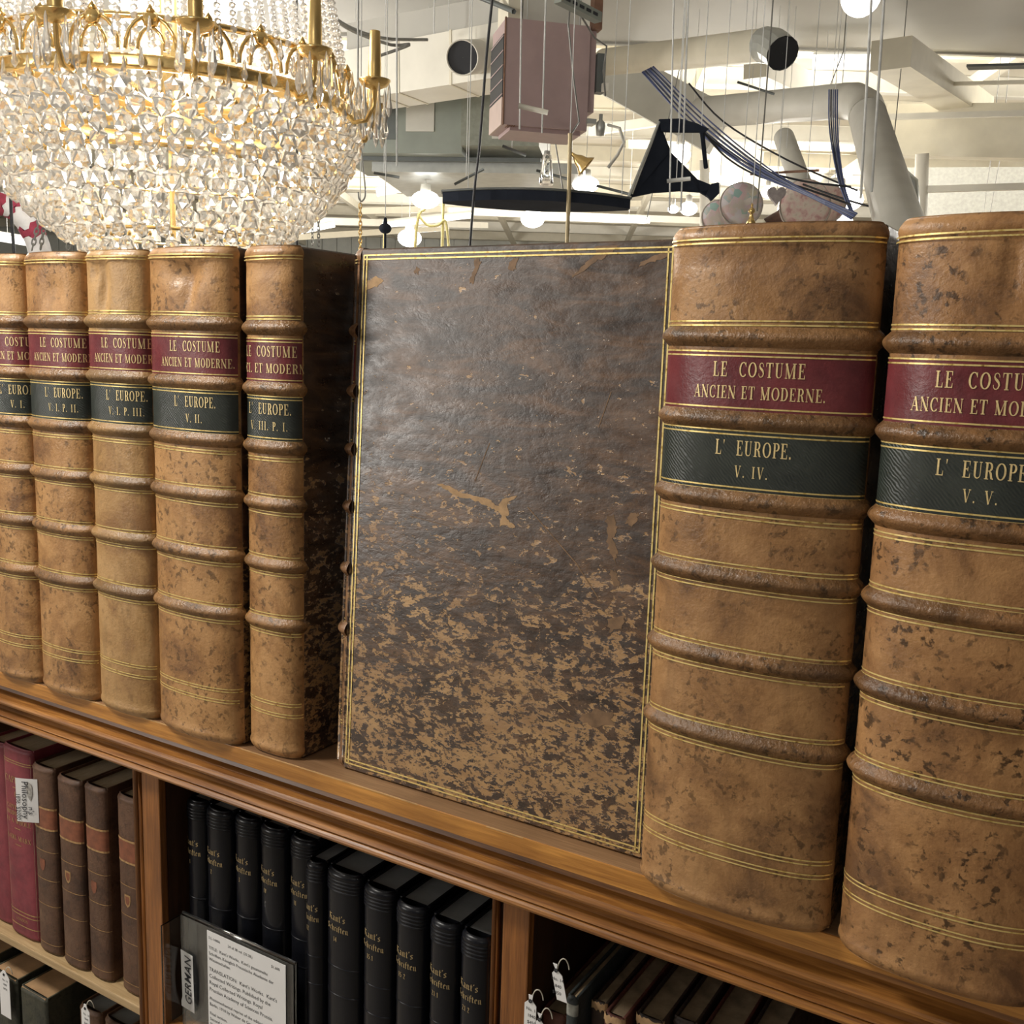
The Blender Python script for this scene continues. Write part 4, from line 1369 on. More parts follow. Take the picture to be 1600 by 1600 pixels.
G().lathe([(0.002, -0.05), (0.022, -0.045), (0.026, 0.0), (0.022, 0.02), (0.010, 0.03), (0.010, 0.06), (0.002, 0.062)], 12, e1 * 0.52 + e2 * 0.0 + UP * 0.03).obj('gas_valve', M_GALV, r, True)
pts = rel(r, at(950, 195, 5.55), at(968, 200, 5.5), at(975, 222, 5.5), at(965, 242, 5.5), at(950, 262, 5.5))
G().tube(pts, 0.008, 6).obj('flexible_conduit', M_GREYW, r, True)
for a in (((905, 20, 5.5), (930, 60, 5.6), (948, 72, 5.7), (943, 110, 5.6), (946, 150, 5.55)), ((890, 16, 5.4), (888, 40, 5.4), (897, 130, 5.4), (905, 190, 5.4), (893, 208, 5.4))):
    G().tube(rel(r, *[at(*q) for q in a]), 0.005, 5).obj('wiring', M_WIRE, r, True)
a, b_ = rel(r, at(872, -4, 5.3), at(935, 28, 5.5))
st = G().beam(a, b_, 0.045, 0.045).obj('slotted_strut', M_HVAC, r)
for k in range(5):
    q = a.lerp(b_, 0.15 + 0.17 * k)
    dn = (b_ - a).normalized()
    G().beam(q - dn * 0.016, q + dn * 0.016, 0.050, 0.014).obj('strut_slot', M_BLK, st)
for x, y in ((0.12, 0.05), (0.40, 0.05), (0.30, 0.25)):
    hanger(r, P + e1 * x + e2 * y + UP * 0.5, 0.007)

# ---- round ducts
def pipe_thing(name, label, cat, pts, rad, mat, seg=22):
    P = [at(*p) for p in pts]
    P.append(Vector((P[-1].x, P[-1].y, -1.199)))
    o = G().tube(P, rad, seg, True).obj(name, mat, None, True, origin=P[0])
    o.location = P[0]
    return tag(o, label, cat)


A = at(944, 97, 8.3)
r = hung('round_duct', 'long round cream duct ending in a silver elbow beside the heater', 'duct', A)
G().tube(rel(r, A, at(1194, 71, 6.7)), 0.093, 24).obj('duct_pipe', M_CREAM, r, True)
E0 = at(1192, 71, 6.7)
dirn = (E0 - A).normalized()
dn = (at(1222, 92, 6.35) - at(1205, 72, 6.5)).normalized()
g = G().tube(rel(r, E0, E0 + dirn * 0.035, E0 + dirn * 0.08 + dn * 0.02, E0 + dirn * 0.10 + dn * 0.075, E0 + dirn * 0.11 + dn * 0.13), [0.097, 0.099, 0.099, 0.098, 0.096], 14, False)
g.obj('elbow', M_GALV, r)
G().lathe([(0.001, 0), (0.093, 0)], 14, rel(r, E0 + dirn * 0.11 + dn * 0.128)[0], dn).obj('elbow_shade_disc', M_BLK, r)  # shade inside the open elbow, put in as a black disc
for p in ((1050, 72, 7.6), (1165, 50, 6.9)):
    hanger(r, at(*p), 0.006)
P0, P1, P2, P3 = at(1095, 176, 9.2), at(1318, 158, 8.1), at(1352, 168, 7.8), at(1428, 430, 5.1)
r = hung('round_duct', 'fat grey white round duct that bends down behind the thick folio', 'duct', P0)
G().tube(rel(r, P0, P1), 0.120, 24).obj('duct_pipe', M_GREYW, r, True)
mid = [P1.lerp(P2, 0.5) + UP * 0.02, P2]
G().tube(rel(r, P1, mid[0], P2, P2.lerp(P3, 0.08)), 0.122, 24).obj('duct_bend', M_GREYW, r, True)
G().tube(rel(r, P2, P3), 0.120, 24).obj('duct_pipe', M_GREYW, r, True)
hanger(r, at(1300, 140, 8.2), 0.008)
pipe_thing('vent_pipe', 'slanting pale pipe passing behind the floral discs', 'pipe', [(1225, 215, 9.5), (1272, 345, 8.0)], 0.085, M_GREYW)
pipe_thing('vent_pipe', 'short upright white pipe right of the fat round duct', 'pipe', [(1441, 240, 11), (1438, 345, 11)], 0.062, M_WHITE)
pipe_thing('vent_pipe', 'bent silver vent pipe close beside the fat round duct', 'pipe', [(1405, 270, 10), (1424, 285, 10), (1428, 340, 10)], 0.06, M_GALV)
pipe_thing('vent_pipe', 'thin upright white pipe under the dark lampshade', 'pipe', [(1101, 250, 10), (1101, 370, 10)], 0.045, M_WHITE)

# ---- beams
beam_thing('roof_beam', 'broad grey beam sloping down behind the blue cables', 'beam', (955, 112, 10.4), (1125, 205, 10.0), 0.16, 0.42, M_GREYW)
beam_thing('roof_beam', 'white roof beam slanting away at the upper right', 'beam', (1392, 84, 9.0), (1527, 172, 12.2), 0.30, 0.22, M_CREAM)
beam_thing('roof_beam', 'deep cream fascia beam level at the right frame edge', 'beam', (1385, 205, 11.5), (1660, 207, 11.0), 0.2, 0.48, M_CREAM)
beam_thing('roof_beam', 'small white beam behind the elbow duct', 'beam', (1180, 100, 9.6), (1265, 140, 11.0), 0.2, 0.22, M_CREAM)
beam_thing('roof_beam', 'long low grey beam behind the hanging dark lampshade', 'beam', (1090, 235, 12.5), (1180, 268, 13.5), 0.2, 0.45, M_CREAM)
beam_thing('roof_beam', 'dark khaki beam crossing the ceiling above the white duct', 'beam', (560, 62, 8.6), (820, 18, 7.4), 0.22, 0.18, M_SOFFIT)
beam_thing('pipe_rail', 'upper thin white sprinkler pipe at the right', 'pipe', (1375, 183, 10.8), (1640, 176, 10.5), 0.04, 0.05, M_WHITE)
beam_thing('pipe_rail', 'middle thin sprinkler pipe crossing the roof beam at the right', 'pipe', (1490, 131, 10.4), (1640, 127, 10.0), 0.03, 0.03, M_CREAM)
beam_thing('pipe_rail', 'low pale sprinkler pipe at the right frame edge', 'pipe', (1440, 296, 11), (1640, 290, 11), 0.05, 0.06, M_WHITE)
o = beam_thing('vent_grille', 'long thin dark slot in the ceiling deck at the upper right', 'vent', (1512, 105, 10.1), (1640, 102, 10), 0.12, 0.02, M_DGREY)
beam_thing('wall_panel', 'grey siding panel under the fascia at the right', 'panel', (1380, 322, 14), (1700, 325, 14), 0.1, 0.9, plain('grey_siding', (0.36, 0.36, 0.33), 0.7))  # one even grey base colour

# ---- cables
BLU = [plain('blue_cable_%d' % k, c, 0.4) for k, c in enumerate([(0.06, 0.08, 0.20), (0.09, 0.12, 0.26), (0.03, 0.035, 0.07), (0.20, 0.23, 0.33)])]
for k in range(9):
    o_ = (k - 4) * 3.6
    sag = 6 + (k * 5) % 9
    cord('blue_cable', 'blue data cable of the slanting bundle in the hall roof', 'cable',
         [(1012 + o_ * 0.6, 108 - o_ * 0.3, 6.6), (1090 + o_ * 0.5, 180 - o_ * 0.8 + sag, 6.3), (1180 + o_ * 0.2, 250 - o_ * 0.7 + sag, 6.1), (1262 - o_ * 0.1, 300 - o_ * 0.25 + sag * 0.3, 5.9), (1335 + o_ * 0.3, 338 - o_ * 0.3, 5.7)], 0.0045, BLU[k % 4], 5, 'slanting bundle of blue cables')
for k in range(5):
    o_ = (k - 2) * 3.2
    cord('blue_cable', 'blue data cable of the upright bundle at the right', 'cable',
         [(1302 + o_, 140, 6.6), (1302 + o_, 190, 6.5), (1306 + o_ * 0.8, 235, 6.3), (1316 + o_ * 0.5, 290, 6.1), (1332 + o_ * 0.3, 334, 6.0)], 0.0046, BLU[(k + 1) % 4], 5, 'upright bundle of blue cables')
cord('black_cable', 'upper black cable swagged past the dark lampshade', 'cable', [(1100, 208, 6.2), (1140, 240, 6.2), (1190, 265, 6.1), (1255, 283, 6.0), (1330, 292, 6)], 0.006, M_BLK)
cord('black_cable', 'lower black cable swagged past the dark lampshade', 'cable', [(1100, 208, 6.2), (1135, 246, 6.2), (1185, 275, 6.1), (1250, 292, 6.0), (1330, 320, 6)], 0.006, M_BLK)
cord('black_cable', 'black cable running low to the right behind the thick folio', 'cable', [(1255, 288, 6.4), (1310, 308, 6.2), (1370, 325, 6.0), (1440, 337, 6.0)], 0.006, M_BLK)
cord('black_cable', 'thin black cable crossing the fat round duct', 'cable', [(1076, 130, 7.0), (1130, 190, 7.0), (1230, 250, 6.9), (1340, 298, 6.8)], 0.006, M_BLK)
cord('black_cable', 'black cable hanging straight left of the unit heater', 'cable', [(770, -8, 4.6), (760, 90, 4.6), (749, 230, 4.6), (741, 300, 4.6), (734, 390, 4.6)], 0.006, M_BLK)
cord('black_cable', 'upper dark cable looping from the chandelier to the white duct', 'cable', [(470, 4, 6), (500, 12, 6.2), (545, 42, 6.6), (600, 60, 7), (668, 62, 7.2)], 0.010, M_WIRE)
cord('black_cable', 'lower dark cable looping from the chandelier to the white duct', 'cable', [(470, 4, 6), (505, 18, 6.2), (550, 48, 6.6), (610, 70, 7), (640, 70, 7.0), (585, 90, 7.0)], 0.010, M_WIRE)
cord('black_cable', 'dark cable slanting into the top of the heater', 'cable', [(745, -6, 6), (775, 6, 5.9), (803, 18, 5.7)], 0.014, M_DGREY)
cord('black_cable', 'dark upright pole wire at the left frame edge', 'cable', [(14, -8, 3.4), (16, 90, 3.4), (16, 300, 3.4), (24, 420, 3.4)], 0.005, M_BLK)
W_ = [((1053, -8, 5.0), (1046, 330, 5.0), 'pale cord left of the pair over the dark lampshade'), ((1076, -8, 5.0), (1064, 330, 5.0), 'pale cord right of the pair over the dark lampshade'),
      ((1362, -8, 4.8), (1345, 310, 4.8), 'bright cord left of the pair before the fat duct'), ((1382, -8, 4.8), (1362, 300, 4.8), 'bright cord right of the pair before the fat duct'),
      ((620, 20, 5.0), (620, 260, 5.0), 'thin pale cord between chandelier and heater'), ((519, -8, 3.3), (517, 60, 3.3), 'thin pale cord beside the candle arms'),
      ((815, -8, 5.2), (812, 202, 5.2), 'left pale cord before the mauve heater'), ((853, -8, 5.2), (847, 208, 5.2), 'right pale cord before the mauve heater'),
      ((1206, 30, 6.0), (1183, 330, 6.0), 'dark cord right of the dark lampshade'), ((1411, 78, 9), (1396, 225, 9), 'dark rod before the slanting roof beam'),
      ((865, 205, 6), (890, 360, 6), 'thin wire falling under the heater'), ((1318, 80, 8.6), (1295, 140, 8.2), 'dark rod above the fat round duct'),
      ((1563, 245, 11.9), (1545, 345, 11.9), 'dark rod under the right fascia beam'), ((1548, 250, 11.9), (1535, 345, 11.9), 'thin rod under the right fascia beam'),
      ((678, 45, 7.5), (683, 100, 7.5), 'short white rod over the white duct'), ((935, -8, 6), (924, 48, 6), 'bright rod over the heater'),
      ((1072, 60, 8), (1010, 345, 9), 'long faint wire left of the dark lampshade'), ((30, 170, 3.5), (28, 300, 3.5), 'white cord under the chandelier at the left')]
for a, b_, lab in W_:
    m = M_PALEWIRE if ('pale' in lab or 'bright' in lab or 'white' in lab) else M_WIRE
    cord('hanging_cord', lab, 'cord', [a, b_], 0.0060 if 'bright' in lab else 0.0042, m)
for (a, b_, lab, m) in (((810, 165, 5.1), (856, 176, 5.1), 'white tube spreader across the cords before the heater', M_WHITE), ((1042, 283, 4.9), (1079, 279, 4.9), 'small pale spreader bar before the dark lampshade', M_PALEWIRE),
                        ((535, 192, 5), (592, 206, 5), 'grey spreader bar by the crystal drops', M_GREYW), ((584, 270, 7), (624, 277, 7), 'dark spreader bar under the air handler', M_DGREY),
                        ((1152, 128, 8), (1210, 147, 8), 'slotted grey strut under the round duct', M_DGREY), ((838, 266, 7), (888, 280, 7), 'dark bar above the lens-shaped panel', M_DGREY),
                        ((932, 290, 7), (982, 303, 7), 'thin dark bar right of the lens-shaped panel', M_DGREY), ((1172, 272, 8), (1280, 266, 8), 'rusty angle iron behind the blue cables', M_RUSTY),
                        ((710, 288, 7), (756, 264, 7), 'thin black stick left of the lens-shaped panel', M_DGREY), ((785, 228, 6), (822, 243, 6), 'dark bracket below the heater', M_DGREY)):
    A, Bp = at(*a), at(*b_)
    o = G().tube([A, A.lerp(Bp, 0.5), Bp], 0.012 if 'tube' in lab else 0.009, 8).obj('spreader_bar', m, None, True, origin=A)
    o.location = A
    tag(o, lab, 'bar')
    if 'tube' not in lab:
        hanger(o, A.lerp(Bp, 0.4))

# ---- lit lamps and fixtures
GLB = [(665, 312, 21, 13, 9, 'oval lit globe lamp below the air handler'), (915, 288, 20, 12, 9, 'lit globe lamp above the lens-shaped panel'), (832, 342, 18, 13, 11, 'lit globe lamp below the lens-shaped panel'),
       (461, 353, 22, 12, 9, 'lit globe lamp under the chandelier rim'), (640, 372, 18, 13, 13, 'lit globe lamp just above the marbled cover'), (1063, 242, 15, 15, 7, 'lit bulb inside the dark lampshade'),
       (1076, 326, 13, 10, 9, 'lit globe lamp below the dark lampshade'), (1052, 327, 8, 6, 9, 'small lit globe below the dark lampshade'), (1200, 300, 10, 9, 9, 'small lit globe beside the grey heart'),
       (1302, 312, 42, 20, 9.5, 'broad glaring lamp behind the floral discs'), (1300, 348, 30, 14, 9.5, 'glaring lamp low over the thick folio'), (1345, -6, 26, 26, 5.2, 'glaring high lamp at the top frame edge'), (1222, 332, 7, 22, 9, 'narrow lit lamp left of the floral disc')]
for x, y, rx, ry, ds, lab in GLB:
    p = at(x, y, ds)
    a, b_ = rx * ds / 1600, ry * ds / 1600
    r = hung('globe_lamp', lab, 'lamp', p, 'lit globe lamps in the hall')
    G().lathe([(a * math.cos(q), b_ * math.sin(q)) for q in [-PI / 2 + PI * k / 10 for k in range(11)]], 18).obj('globe', M_BULB, r, True)
    G().lathe([(0.001, b_ + 0.06), (a * 0.35, b_ + 0.05), (a * 0.4, b_ * 0.85)], 12).obj('cap', M_WHITE, r, True)
    hanger(r, p + UP * (b_ + 0.05), 0.005, M_PALEWIRE)
for a, b_, w_, lab in (((640, 270, 10.6), (752, 304, 10.9), 0.11, 'slanting lit strip light under the air handler'), ((600, 352, 11.2), (735, 337, 11.5), 0.10, 'lit strip light above the yellow poles'),
                       ((762, 298, 12), (838, 286, 12), 0.06, 'thin lit strip light left of the lens-shaped panel'), ((855, 340, 12), (1010, 346, 14), 0.10, 'long lit strip light under the lens-shaped panel'),
                       ((420, 372, 14), (520, 352, 15), 0.08, 'faint lit strip light right of the chandelier'), ((0, 372, 10), (60, 382, 10), 0.08, 'lit strip light at the left frame edge'),
                       ((1270, 97, 9.9), (1375, 97, 9.9), 0.28, 'added glowing white strip for the bright area past the soffit edge')):  # last strip is an added glow where the hall is strongly lit
    A, Bp = at(*a), at(*b_)
    r = hung('strip_light', lab, 'light fixture', A)
    G().beam(Vector((0, 0, 0)), Bp - A, w_, 0.05).obj('diffuser', M_TUBE, r)
    G().beam(UP * 0.04, Bp - A + UP * 0.04, w_ * 0.7, 0.03).obj('housing', M_WHITE, r)
    hanger(r, A.lerp(Bp, 0.2) + UP * 0.05, 0.005)
    hanger(r, A.lerp(Bp, 0.8) + UP * 0.05, 0.005)

# ---- long lens-shaped dark panel lamp
P = at(838, 318, 5.0)
r = hung('panel_lamp', 'long lens-shaped dark slate lampshade hanging level', 'lampshade', P)
a1, a2 = frame_axes(3)
out = []
for k in range(13):
    q = -1 + 2 * k / 12
    out.append((q * 0.437, 0.17 * (1 - abs(q) ** 2.0) ** 1.0 + 0.032))
ring = [(x, y) for x, y in out] + [(x, -y) for x, y in reversed(out)]
lo = [a1 * x + a2 * (y * 0.93) - UP * 0.012 for x, y in ring]
hi = [a1 * x + a2 * y + UP * 0.034 for x, y in ring]
n = len(ring)
mesh('shade_body', lo + hi, [tuple(range(n)), tuple(reversed(range(n, 2 * n)))] + [(i, i + n, (i + 1) % n + n, (i + 1) % n) for i in range(n)], M_NAVY, r)
rim = [a1 * x * 1.006 + a2 * y * 1.02 + UP * 0.036 for x, y in ring]
G().tube(rim + [rim[0]], 0.006, 5).obj('rim', M_DGREY, r)
for x in (-0.32, 0.40):
    hanger(r, P + a1 * x + UP * 0.03, 0.004)

# ---- large dark lampshade, one side open
P = at(1052, 296, 5.2)
r = hung('dark_lampshade', 'large dark flared lampshade with one open side round a lit bulb', 'lampshade', P)
S = lambda px, py, ds: at(px, py, ds) - P
plate = [
    ('side_panel', [(1029, 190, 5.20), (1036, 205, 5.22), (1048, 235, 5.26), (990, 304, 5.10), (980, 308, 5.05)]),
    ('back_panel', [(1036, 205, 5.24), (1049, 238, 5.30), (1066, 259, 5.36), (1090, 280, 5.40), (1122, 293, 5.40), (1107, 308, 5.36), (1094, 300, 5.35), (1062, 298, 5.3), (1020, 301, 5.2), (986, 308, 5.1)]),
    ('top_band', [(1030, 186, 5.20), (1062, 185, 5.25), (1088, 192, 5.25), (1108, 201, 5.2), (1103, 206, 5.2), (1070, 206, 5.25), (1033, 205, 5.2)]),
    ('corner_fin', [(1112, 287, 5.34), (1124, 284, 5.34), (1124, 302, 5.34), (1112, 314, 5.34), (1104, 304, 5.34)]),
]
for nm, poly in plate:
    G().prism([S(*q) for q in poly], FWD * 0.025).obj(nm, M_NAVY, r)
G().tube([S(1097, 206, 5.2), S(1103, 262, 5.3)], 0.011, 6).obj('side_post', M_NAVY, r)
G().tube([S(1030, 190, 5.17), S(982, 308, 5.03)], 0.006, 6).obj('edge_strip', M_GALV, r)
G().tube([S(1030, 192, 5.17), S(1018, 225, 5.13), S(988, 303, 5.06)], 0.003, 6).obj('edge_strip', M_GREYW, r)
hanger(r, at(1060, 186, 5.25), 0.004)
hanger(r, at(1096, 197, 5.22), 0.004)

# ---- hanging decorations over the folios
t = NT('floral_print')
v1 = t.n('TexVoronoi')
v1.inputs['Scale'].default_value = 26
t.l(t.co, v1.inputs['Vector'])
sep = t.n('SeparateColor')
t.l(v1.outputs['Color'], sep.inputs[0])
fc = t.ramp(sep.outputs[0], [(0.0, (0.82, 0.78, 0.72)), (0.30, (0.70, 0.50, 0.52)), (0.5, (0.76, 0.66, 0.72)), (0.65, (0.36, 0.56, 0.54)), (0.78, (0.78, 0.74, 0.58)), (0.9, (0.72, 0.68, 0.76)), (1.0, (0.75, 0.70, 0.64))])
t.set(color=t.mix(t.step(t.noise(t.co, 14, 3), 0.45, 0.6), fc, (0.66, 0.60, 0.55)), rough=0.7)
M_FLORAL = t.m
t = NT('pink_floral_print')
fc = t.ramp(t.noise(t.co, 22, 3), [(0.34, (0.62, 0.36, 0.36)), (0.46, (0.80, 0.62, 0.58)), (0.58, (0.82, 0.74, 0.66)), (0.68, (0.66, 0.54, 0.48))])
t.set(color=fc, rough=0.7)
M_PINKFL = t.m
RIM = plain('disc_rim', (0.45, 0.40, 0.36), 0.6)
for x, y, rad, ds, m, lab in ((1158, 320, 31, 6.2, M_FLORAL, 'round floral disc with teal and pink flowers, hanging'), (1122, 340, 24, 6.4, M_FLORAL, 'smaller floral disc half hidden left of the larger one'),
                              (1258, 322, 37, 6.6, M_PINKFL, 'large pink floral disc crossed by the slanting pipe'), (1292, 318, 27, 6.9, M_PINKFL, 'rose patterned disc behind the blue cables')):
    p = at(x, y, ds)
    r = hung('floral_disc', lab, 'decoration', p, 'floral discs hanging in the hall')
    R_ = rad * ds / 1600
    G().lathe([(0.001, 0.022), (R_ * 0.6, 0.018), (R_ * 0.94, 0.006), (R_, -0.004), (R_ * 0.94, -0.016), (0.001, -0.020)], 30, (0, 0, 0), -FWD + UP * -0.1).obj('disc', m, r, True)
    g = G().tube([RGT * R_ * math.cos(2 * PI * k / 24) + UP * R_ * math.sin(2 * PI * k / 24) for k in range(25)], 0.006, 5)
    g.obj('rim', RIM, r, True)
    hanger(r, p + UP * R_, 0.003)
p = at(1214, 304, 6.3)
r = hung('heart_ornament', 'grey heart shaped ornament between the floral discs', 'decoration', p)
hp = []
for k in range(24):
    q = 2 * PI * k / 24
    hp.append(RGT * (0.0033 * 16 * math.sin(q) ** 3) + UP * (0.0036 * (13 * math.cos(q) - 5 * math.cos(2 * q) - 2 * math.cos(3 * q) - math.cos(4 * q))))
G().prism(hp, FWD * 0.03).obj('heart', plain('grey_heart', (0.40, 0.36, 0.36), 0.6, 0, 0.2, 40), r)
hanger(r, p + UP * 0.03, 0.003)
p = at(1243, 350, 7.4)
r = hung('carved_ornament', 'dark brown swan-neck ornament beside the pink floral disc', 'decoration', p)
G().tube(rel(r, at(1205, 358, 7.4), at(1228, 340, 7.4), at(1236, 318, 7.4), at(1238, 300, 7.4), at(1240, 288, 7.4)), [0.09, 0.075, 0.05, 0.035, 0.015], 12).obj('neck', plain('dark_walnut', (0.10, 0.05, 0.035), 0.5, 0, 0.3, 20), r, True)
p = at(1174, 338, 5.0)
r = hung('brass_finial', 'small gilt lamp finial glinting above the thick folio', 'ornament', p)
G().lathe([(0.001, 0.06), (0.006, 0.05), (0.004, 0.04), (0.014, 0.03), (0.016, 0.02), (0.007, 0.01), (0.012, -0.01), (0.022, -0.03), (0.012, -0.05), (0.028, -0.07)], 14).obj('finial', M_BRASS, r, True)
hanger(r, p + UP * 0.06, 0.002)

# ---- small hanging lamps
p = at(898, 244, 4.8)
r = hung('bell_lamp', 'small brass bell lamp on a chain pole under the heater', 'lamp', p)
axb = (RGT * 0.75 - UP * 0.62).normalized()
G().lathe([(0.006, -0.02), (0.010, 0.0), (0.024, 0.02), (0.032, 0.045), (0.050, 0.066), (0.052, 0.070), (0.046, 0.068), (0.028, 0.045)], 20, (0, 0, 0), axb).obj('bell', M_BRASS, r, True)
G().tube(rel(r, at(891, 208, 4.8), at(889, 300, 4.8), at(886, 380, 4.8)), 0.010, 8).obj('chain_pole', plain('aged_brass', (0.40, 0.33, 0.20), 0.5, 0.4), r)
hanger(r, at(891, 210, 4.8), 0.004)
p = at(854, 270, 6.3)
r = hung('glass_lamp', 'clear glass cylinder lamp hanging below the heater', 'lamp', p)
G().lathe([(0.015, 0.105), (0.025, 0.10), (0.030, 0.06), (0.037, 0.0), (0.042, -0.062), (0.038, -0.068), (0.030, -0.025), (0.022, 0.06)], 18).obj('glass', M_ACR, r, True)
G().lathe([(0.001, 0.125), (0.017, 0.122), (0.020, 0.10)], 12).obj('cap', M_GALV, r, True)
hanger(r, p + UP * 0.1, 0.003)
p = at(602, 357, 5.4)
r = hung('ball_pendant', 'small black ball pendant lamp on a thin wire', 'lamp', p)
G().lathe([(0.032 * math.cos(q), 0.026 * math.sin(q)) for q in [-PI / 2 + PI * k / 8 for k in range(9)]], 16).obj('ball', M_NAVY, r, True)
G().lathe([(0.006, -0.13), (0.006, -0.02)], 8).obj('stem', M_NAVY, r)
G().lathe([(0.012, 0.02), (0.008, 0.05), (0.003, 0.055)], 8).obj('cap', M_NAVY, r)
hanger(r, p + UP * 0.05, 0.003)
M_YEL = plain('yellow_paint', (0.75, 0.66, 0.28), 0.6)
cord('yellow_cable', 'yellow cable looped between the yellow poles', 'cable', [(655, 338, 9), (668, 352, 9), (684, 352, 9), (696, 346, 9), (701, 385, 9)], 0.012, M_YEL)
for a, b_, lab in (((664, 325, 9), (648, 392, 9), 'slanting pale yellow pole above the marbled cover'), ((693, 318, 9), (691, 392, 9), 'upright pale yellow pole above the marbled cover'), ((606, 360, 9), (600, 392, 9), 'short pale yellow pole by the black ball pendant')):
    cord('pole', lab, 'pole', [a, b_], 0.014, M_YEL)

# ---- chains and hooks
def chain(label, pts, link=0.017, rad=0.0020, mat=None):
    P = [at(*p) for p in pts]
    r = thing('chain', label, 'chain', P[0], group=None)
    L = sum((b - a).length for a, b in zip(P, P[1:]))
    base = None
    dist, i = 0.0, 0
    seg = 0
    while dist < L - link and i < 110:
        acc, p, dirv = 0.0, P[-1], None
        for a, b in zip(P, P[1:]):
            l_ = (b - a).length
            if acc + l_ >= dist:
                p = a.lerp(b, (dist - acc) / l_)
                dirv = (b - a).normalized()
                break
            acc += l_
        if base is None:
            g = G().tube([(link * 0.30 * math.cos(2 * PI * k / 10), 0, link * 0.62 * math.sin(2 * PI * k / 10)) for k in range(11)], rad, 4, False)
            base = g.obj('link', mat or M_WIRE, r)
            c = base
        else:
            c = share(base, 'link', r)
        c.location = p - P[0]
        q = Vector((0, 0, 1)).rotation_difference(dirv) @ Matrix.Rotation(PI / 2 * (i % 2) + 0.3, 3, 'Z').to_quaternion()
        c.rotation_euler = q.to_euler()
        dist += link * 0.86
        i += 1
    hanger(r, P[0])
    return r


chain('steel chain left of two slanting under the chandelier', [(73, 296, 3.2), (48, 398, 3.2)])
chain('steel chain right of two slanting under the chandelier', [(78, 296, 3.3), (62, 398, 3.3)])
chain('steel chain slanting above the second folio', [(118, 336, 3.2), (104, 396, 3.2)])
chain('left of two close chains beside the chandelier', [(489, 250, 4.2), (488, 392, 4.2)])
chain('right of two close chains beside the chandelier', [(497, 270, 4.2), (498, 392, 4.2)])
chain('fine brass chain under the wire hook', [(563, 322, 4.4), (563, 400, 4.4)], 0.02, 0.0025, M_BRASS)
cord('wire_hook', 'bent wire hook hanging below the air handler', 'hook', [(559, 170, 4.4), (566, 250, 4.4), (571, 300, 4.4), (566, 314, 4.4), (561, 310, 4.4), (560, 300, 4.4)], 0.0035, M_WIRE)
cord('hanging_cord', 'thin dark cord falling to the left chains', 'cord', [(144, 360, 3.4), (144, 398, 3.4)], 0.005, M_BLK)
cord('hanging_cord', 'thin wire falling beside the chandelier rim', 'cord', [(464, 300, 3.4), (464, 392, 3.4)], 0.004, M_BLK)

# ---- red and white curved ornament at the left
p = at(30, 345, 3.8)
r = hung('striped_cane', 'big white hooked ornament with ragged red stripes at the left', 'decoration', p)
arc = [at(x, y, 3.8) for x, y in ((-14, 318), (6, 318), (26, 328), (42, 346), (53, 366), (60, 384), (66, 410))]
Q = []
for i in range(len(arc) - 1):
    for s in range(6):
        Q.append(arc[i].lerp(arc[i + 1], s / 6))
Q.append(arc[-1])
G().tube(rel(r, *Q), 0.036, 18).obj('cane', plain('white_flock', (0.82, 0.82, 0.84), 0.9), r, True)
M_CRIM = plain('crimson_flock', (0.36, 0.05, 0.09), 0.9, 0, 0.2, 60)
for i0, i1 in ((1, 6), (9, 12), (20, 25)):
    seg = rel(r, *Q[i0:i1 + 1])
    g = G().tube(seg, 0.0372, 18, False)
    v = []
    n = len(seg)
    for i, q in enumerate(g.v):
        q = Vector(q)
        row = i // 18
        if row in (0, n - 1):
            tdir = (Vector(seg[min(row + 1, n - 1)]) - Vector(seg[max(row - 1, 0)])).normalized()
            q = q + tdir * random.uniform(-0.012, 0.012)
        v.append(tuple(q))
    g.v = v
    g.obj('red_stripe', M_CRIM, r, True)
hanger(r, at(6, 318, 3.8) + UP * 0.03, 0.003)
# ------------------------------------------------------------------ the crystal chandelier
t = NT('cut_crystal')
t.set(color=(1.0, 0.985, 0.955), rough=0.03, trans=0.78, ior=1.48)
M_CRY = t.m
t = NT('bead_crystal')
t.set(color=(1.0, 0.99, 0.97), rough=0.05, trans=0.55, ior=1.48)
M_BEAD = t.m
M_CANDLE = glow('lit_candle_bulb', (1.0, 0.95, 0.86), 9.0)
CC = at(266, 152, 2.8) + Vector((0, 0, -0.03))
ch = thing('chandelier', 'large brass and cut crystal chandelier with a basket of crystal balls', 'chandelier', CC)
for a_, z_ in ((0.2, 0.36), (2.3, 0.36), (4.4, 0.36)):
    l = lamp('chandelier_lamp', CC + Vector((0.12 * math.cos(a_), 0.12 * math.sin(a_), z_)), 16, 0.05, (1, 0.94, 0.84))
lamp('chandelier_lamp', CC + Vector((0, 0, -0.10)), 16, 0.08, (1, 0.92, 0.78))
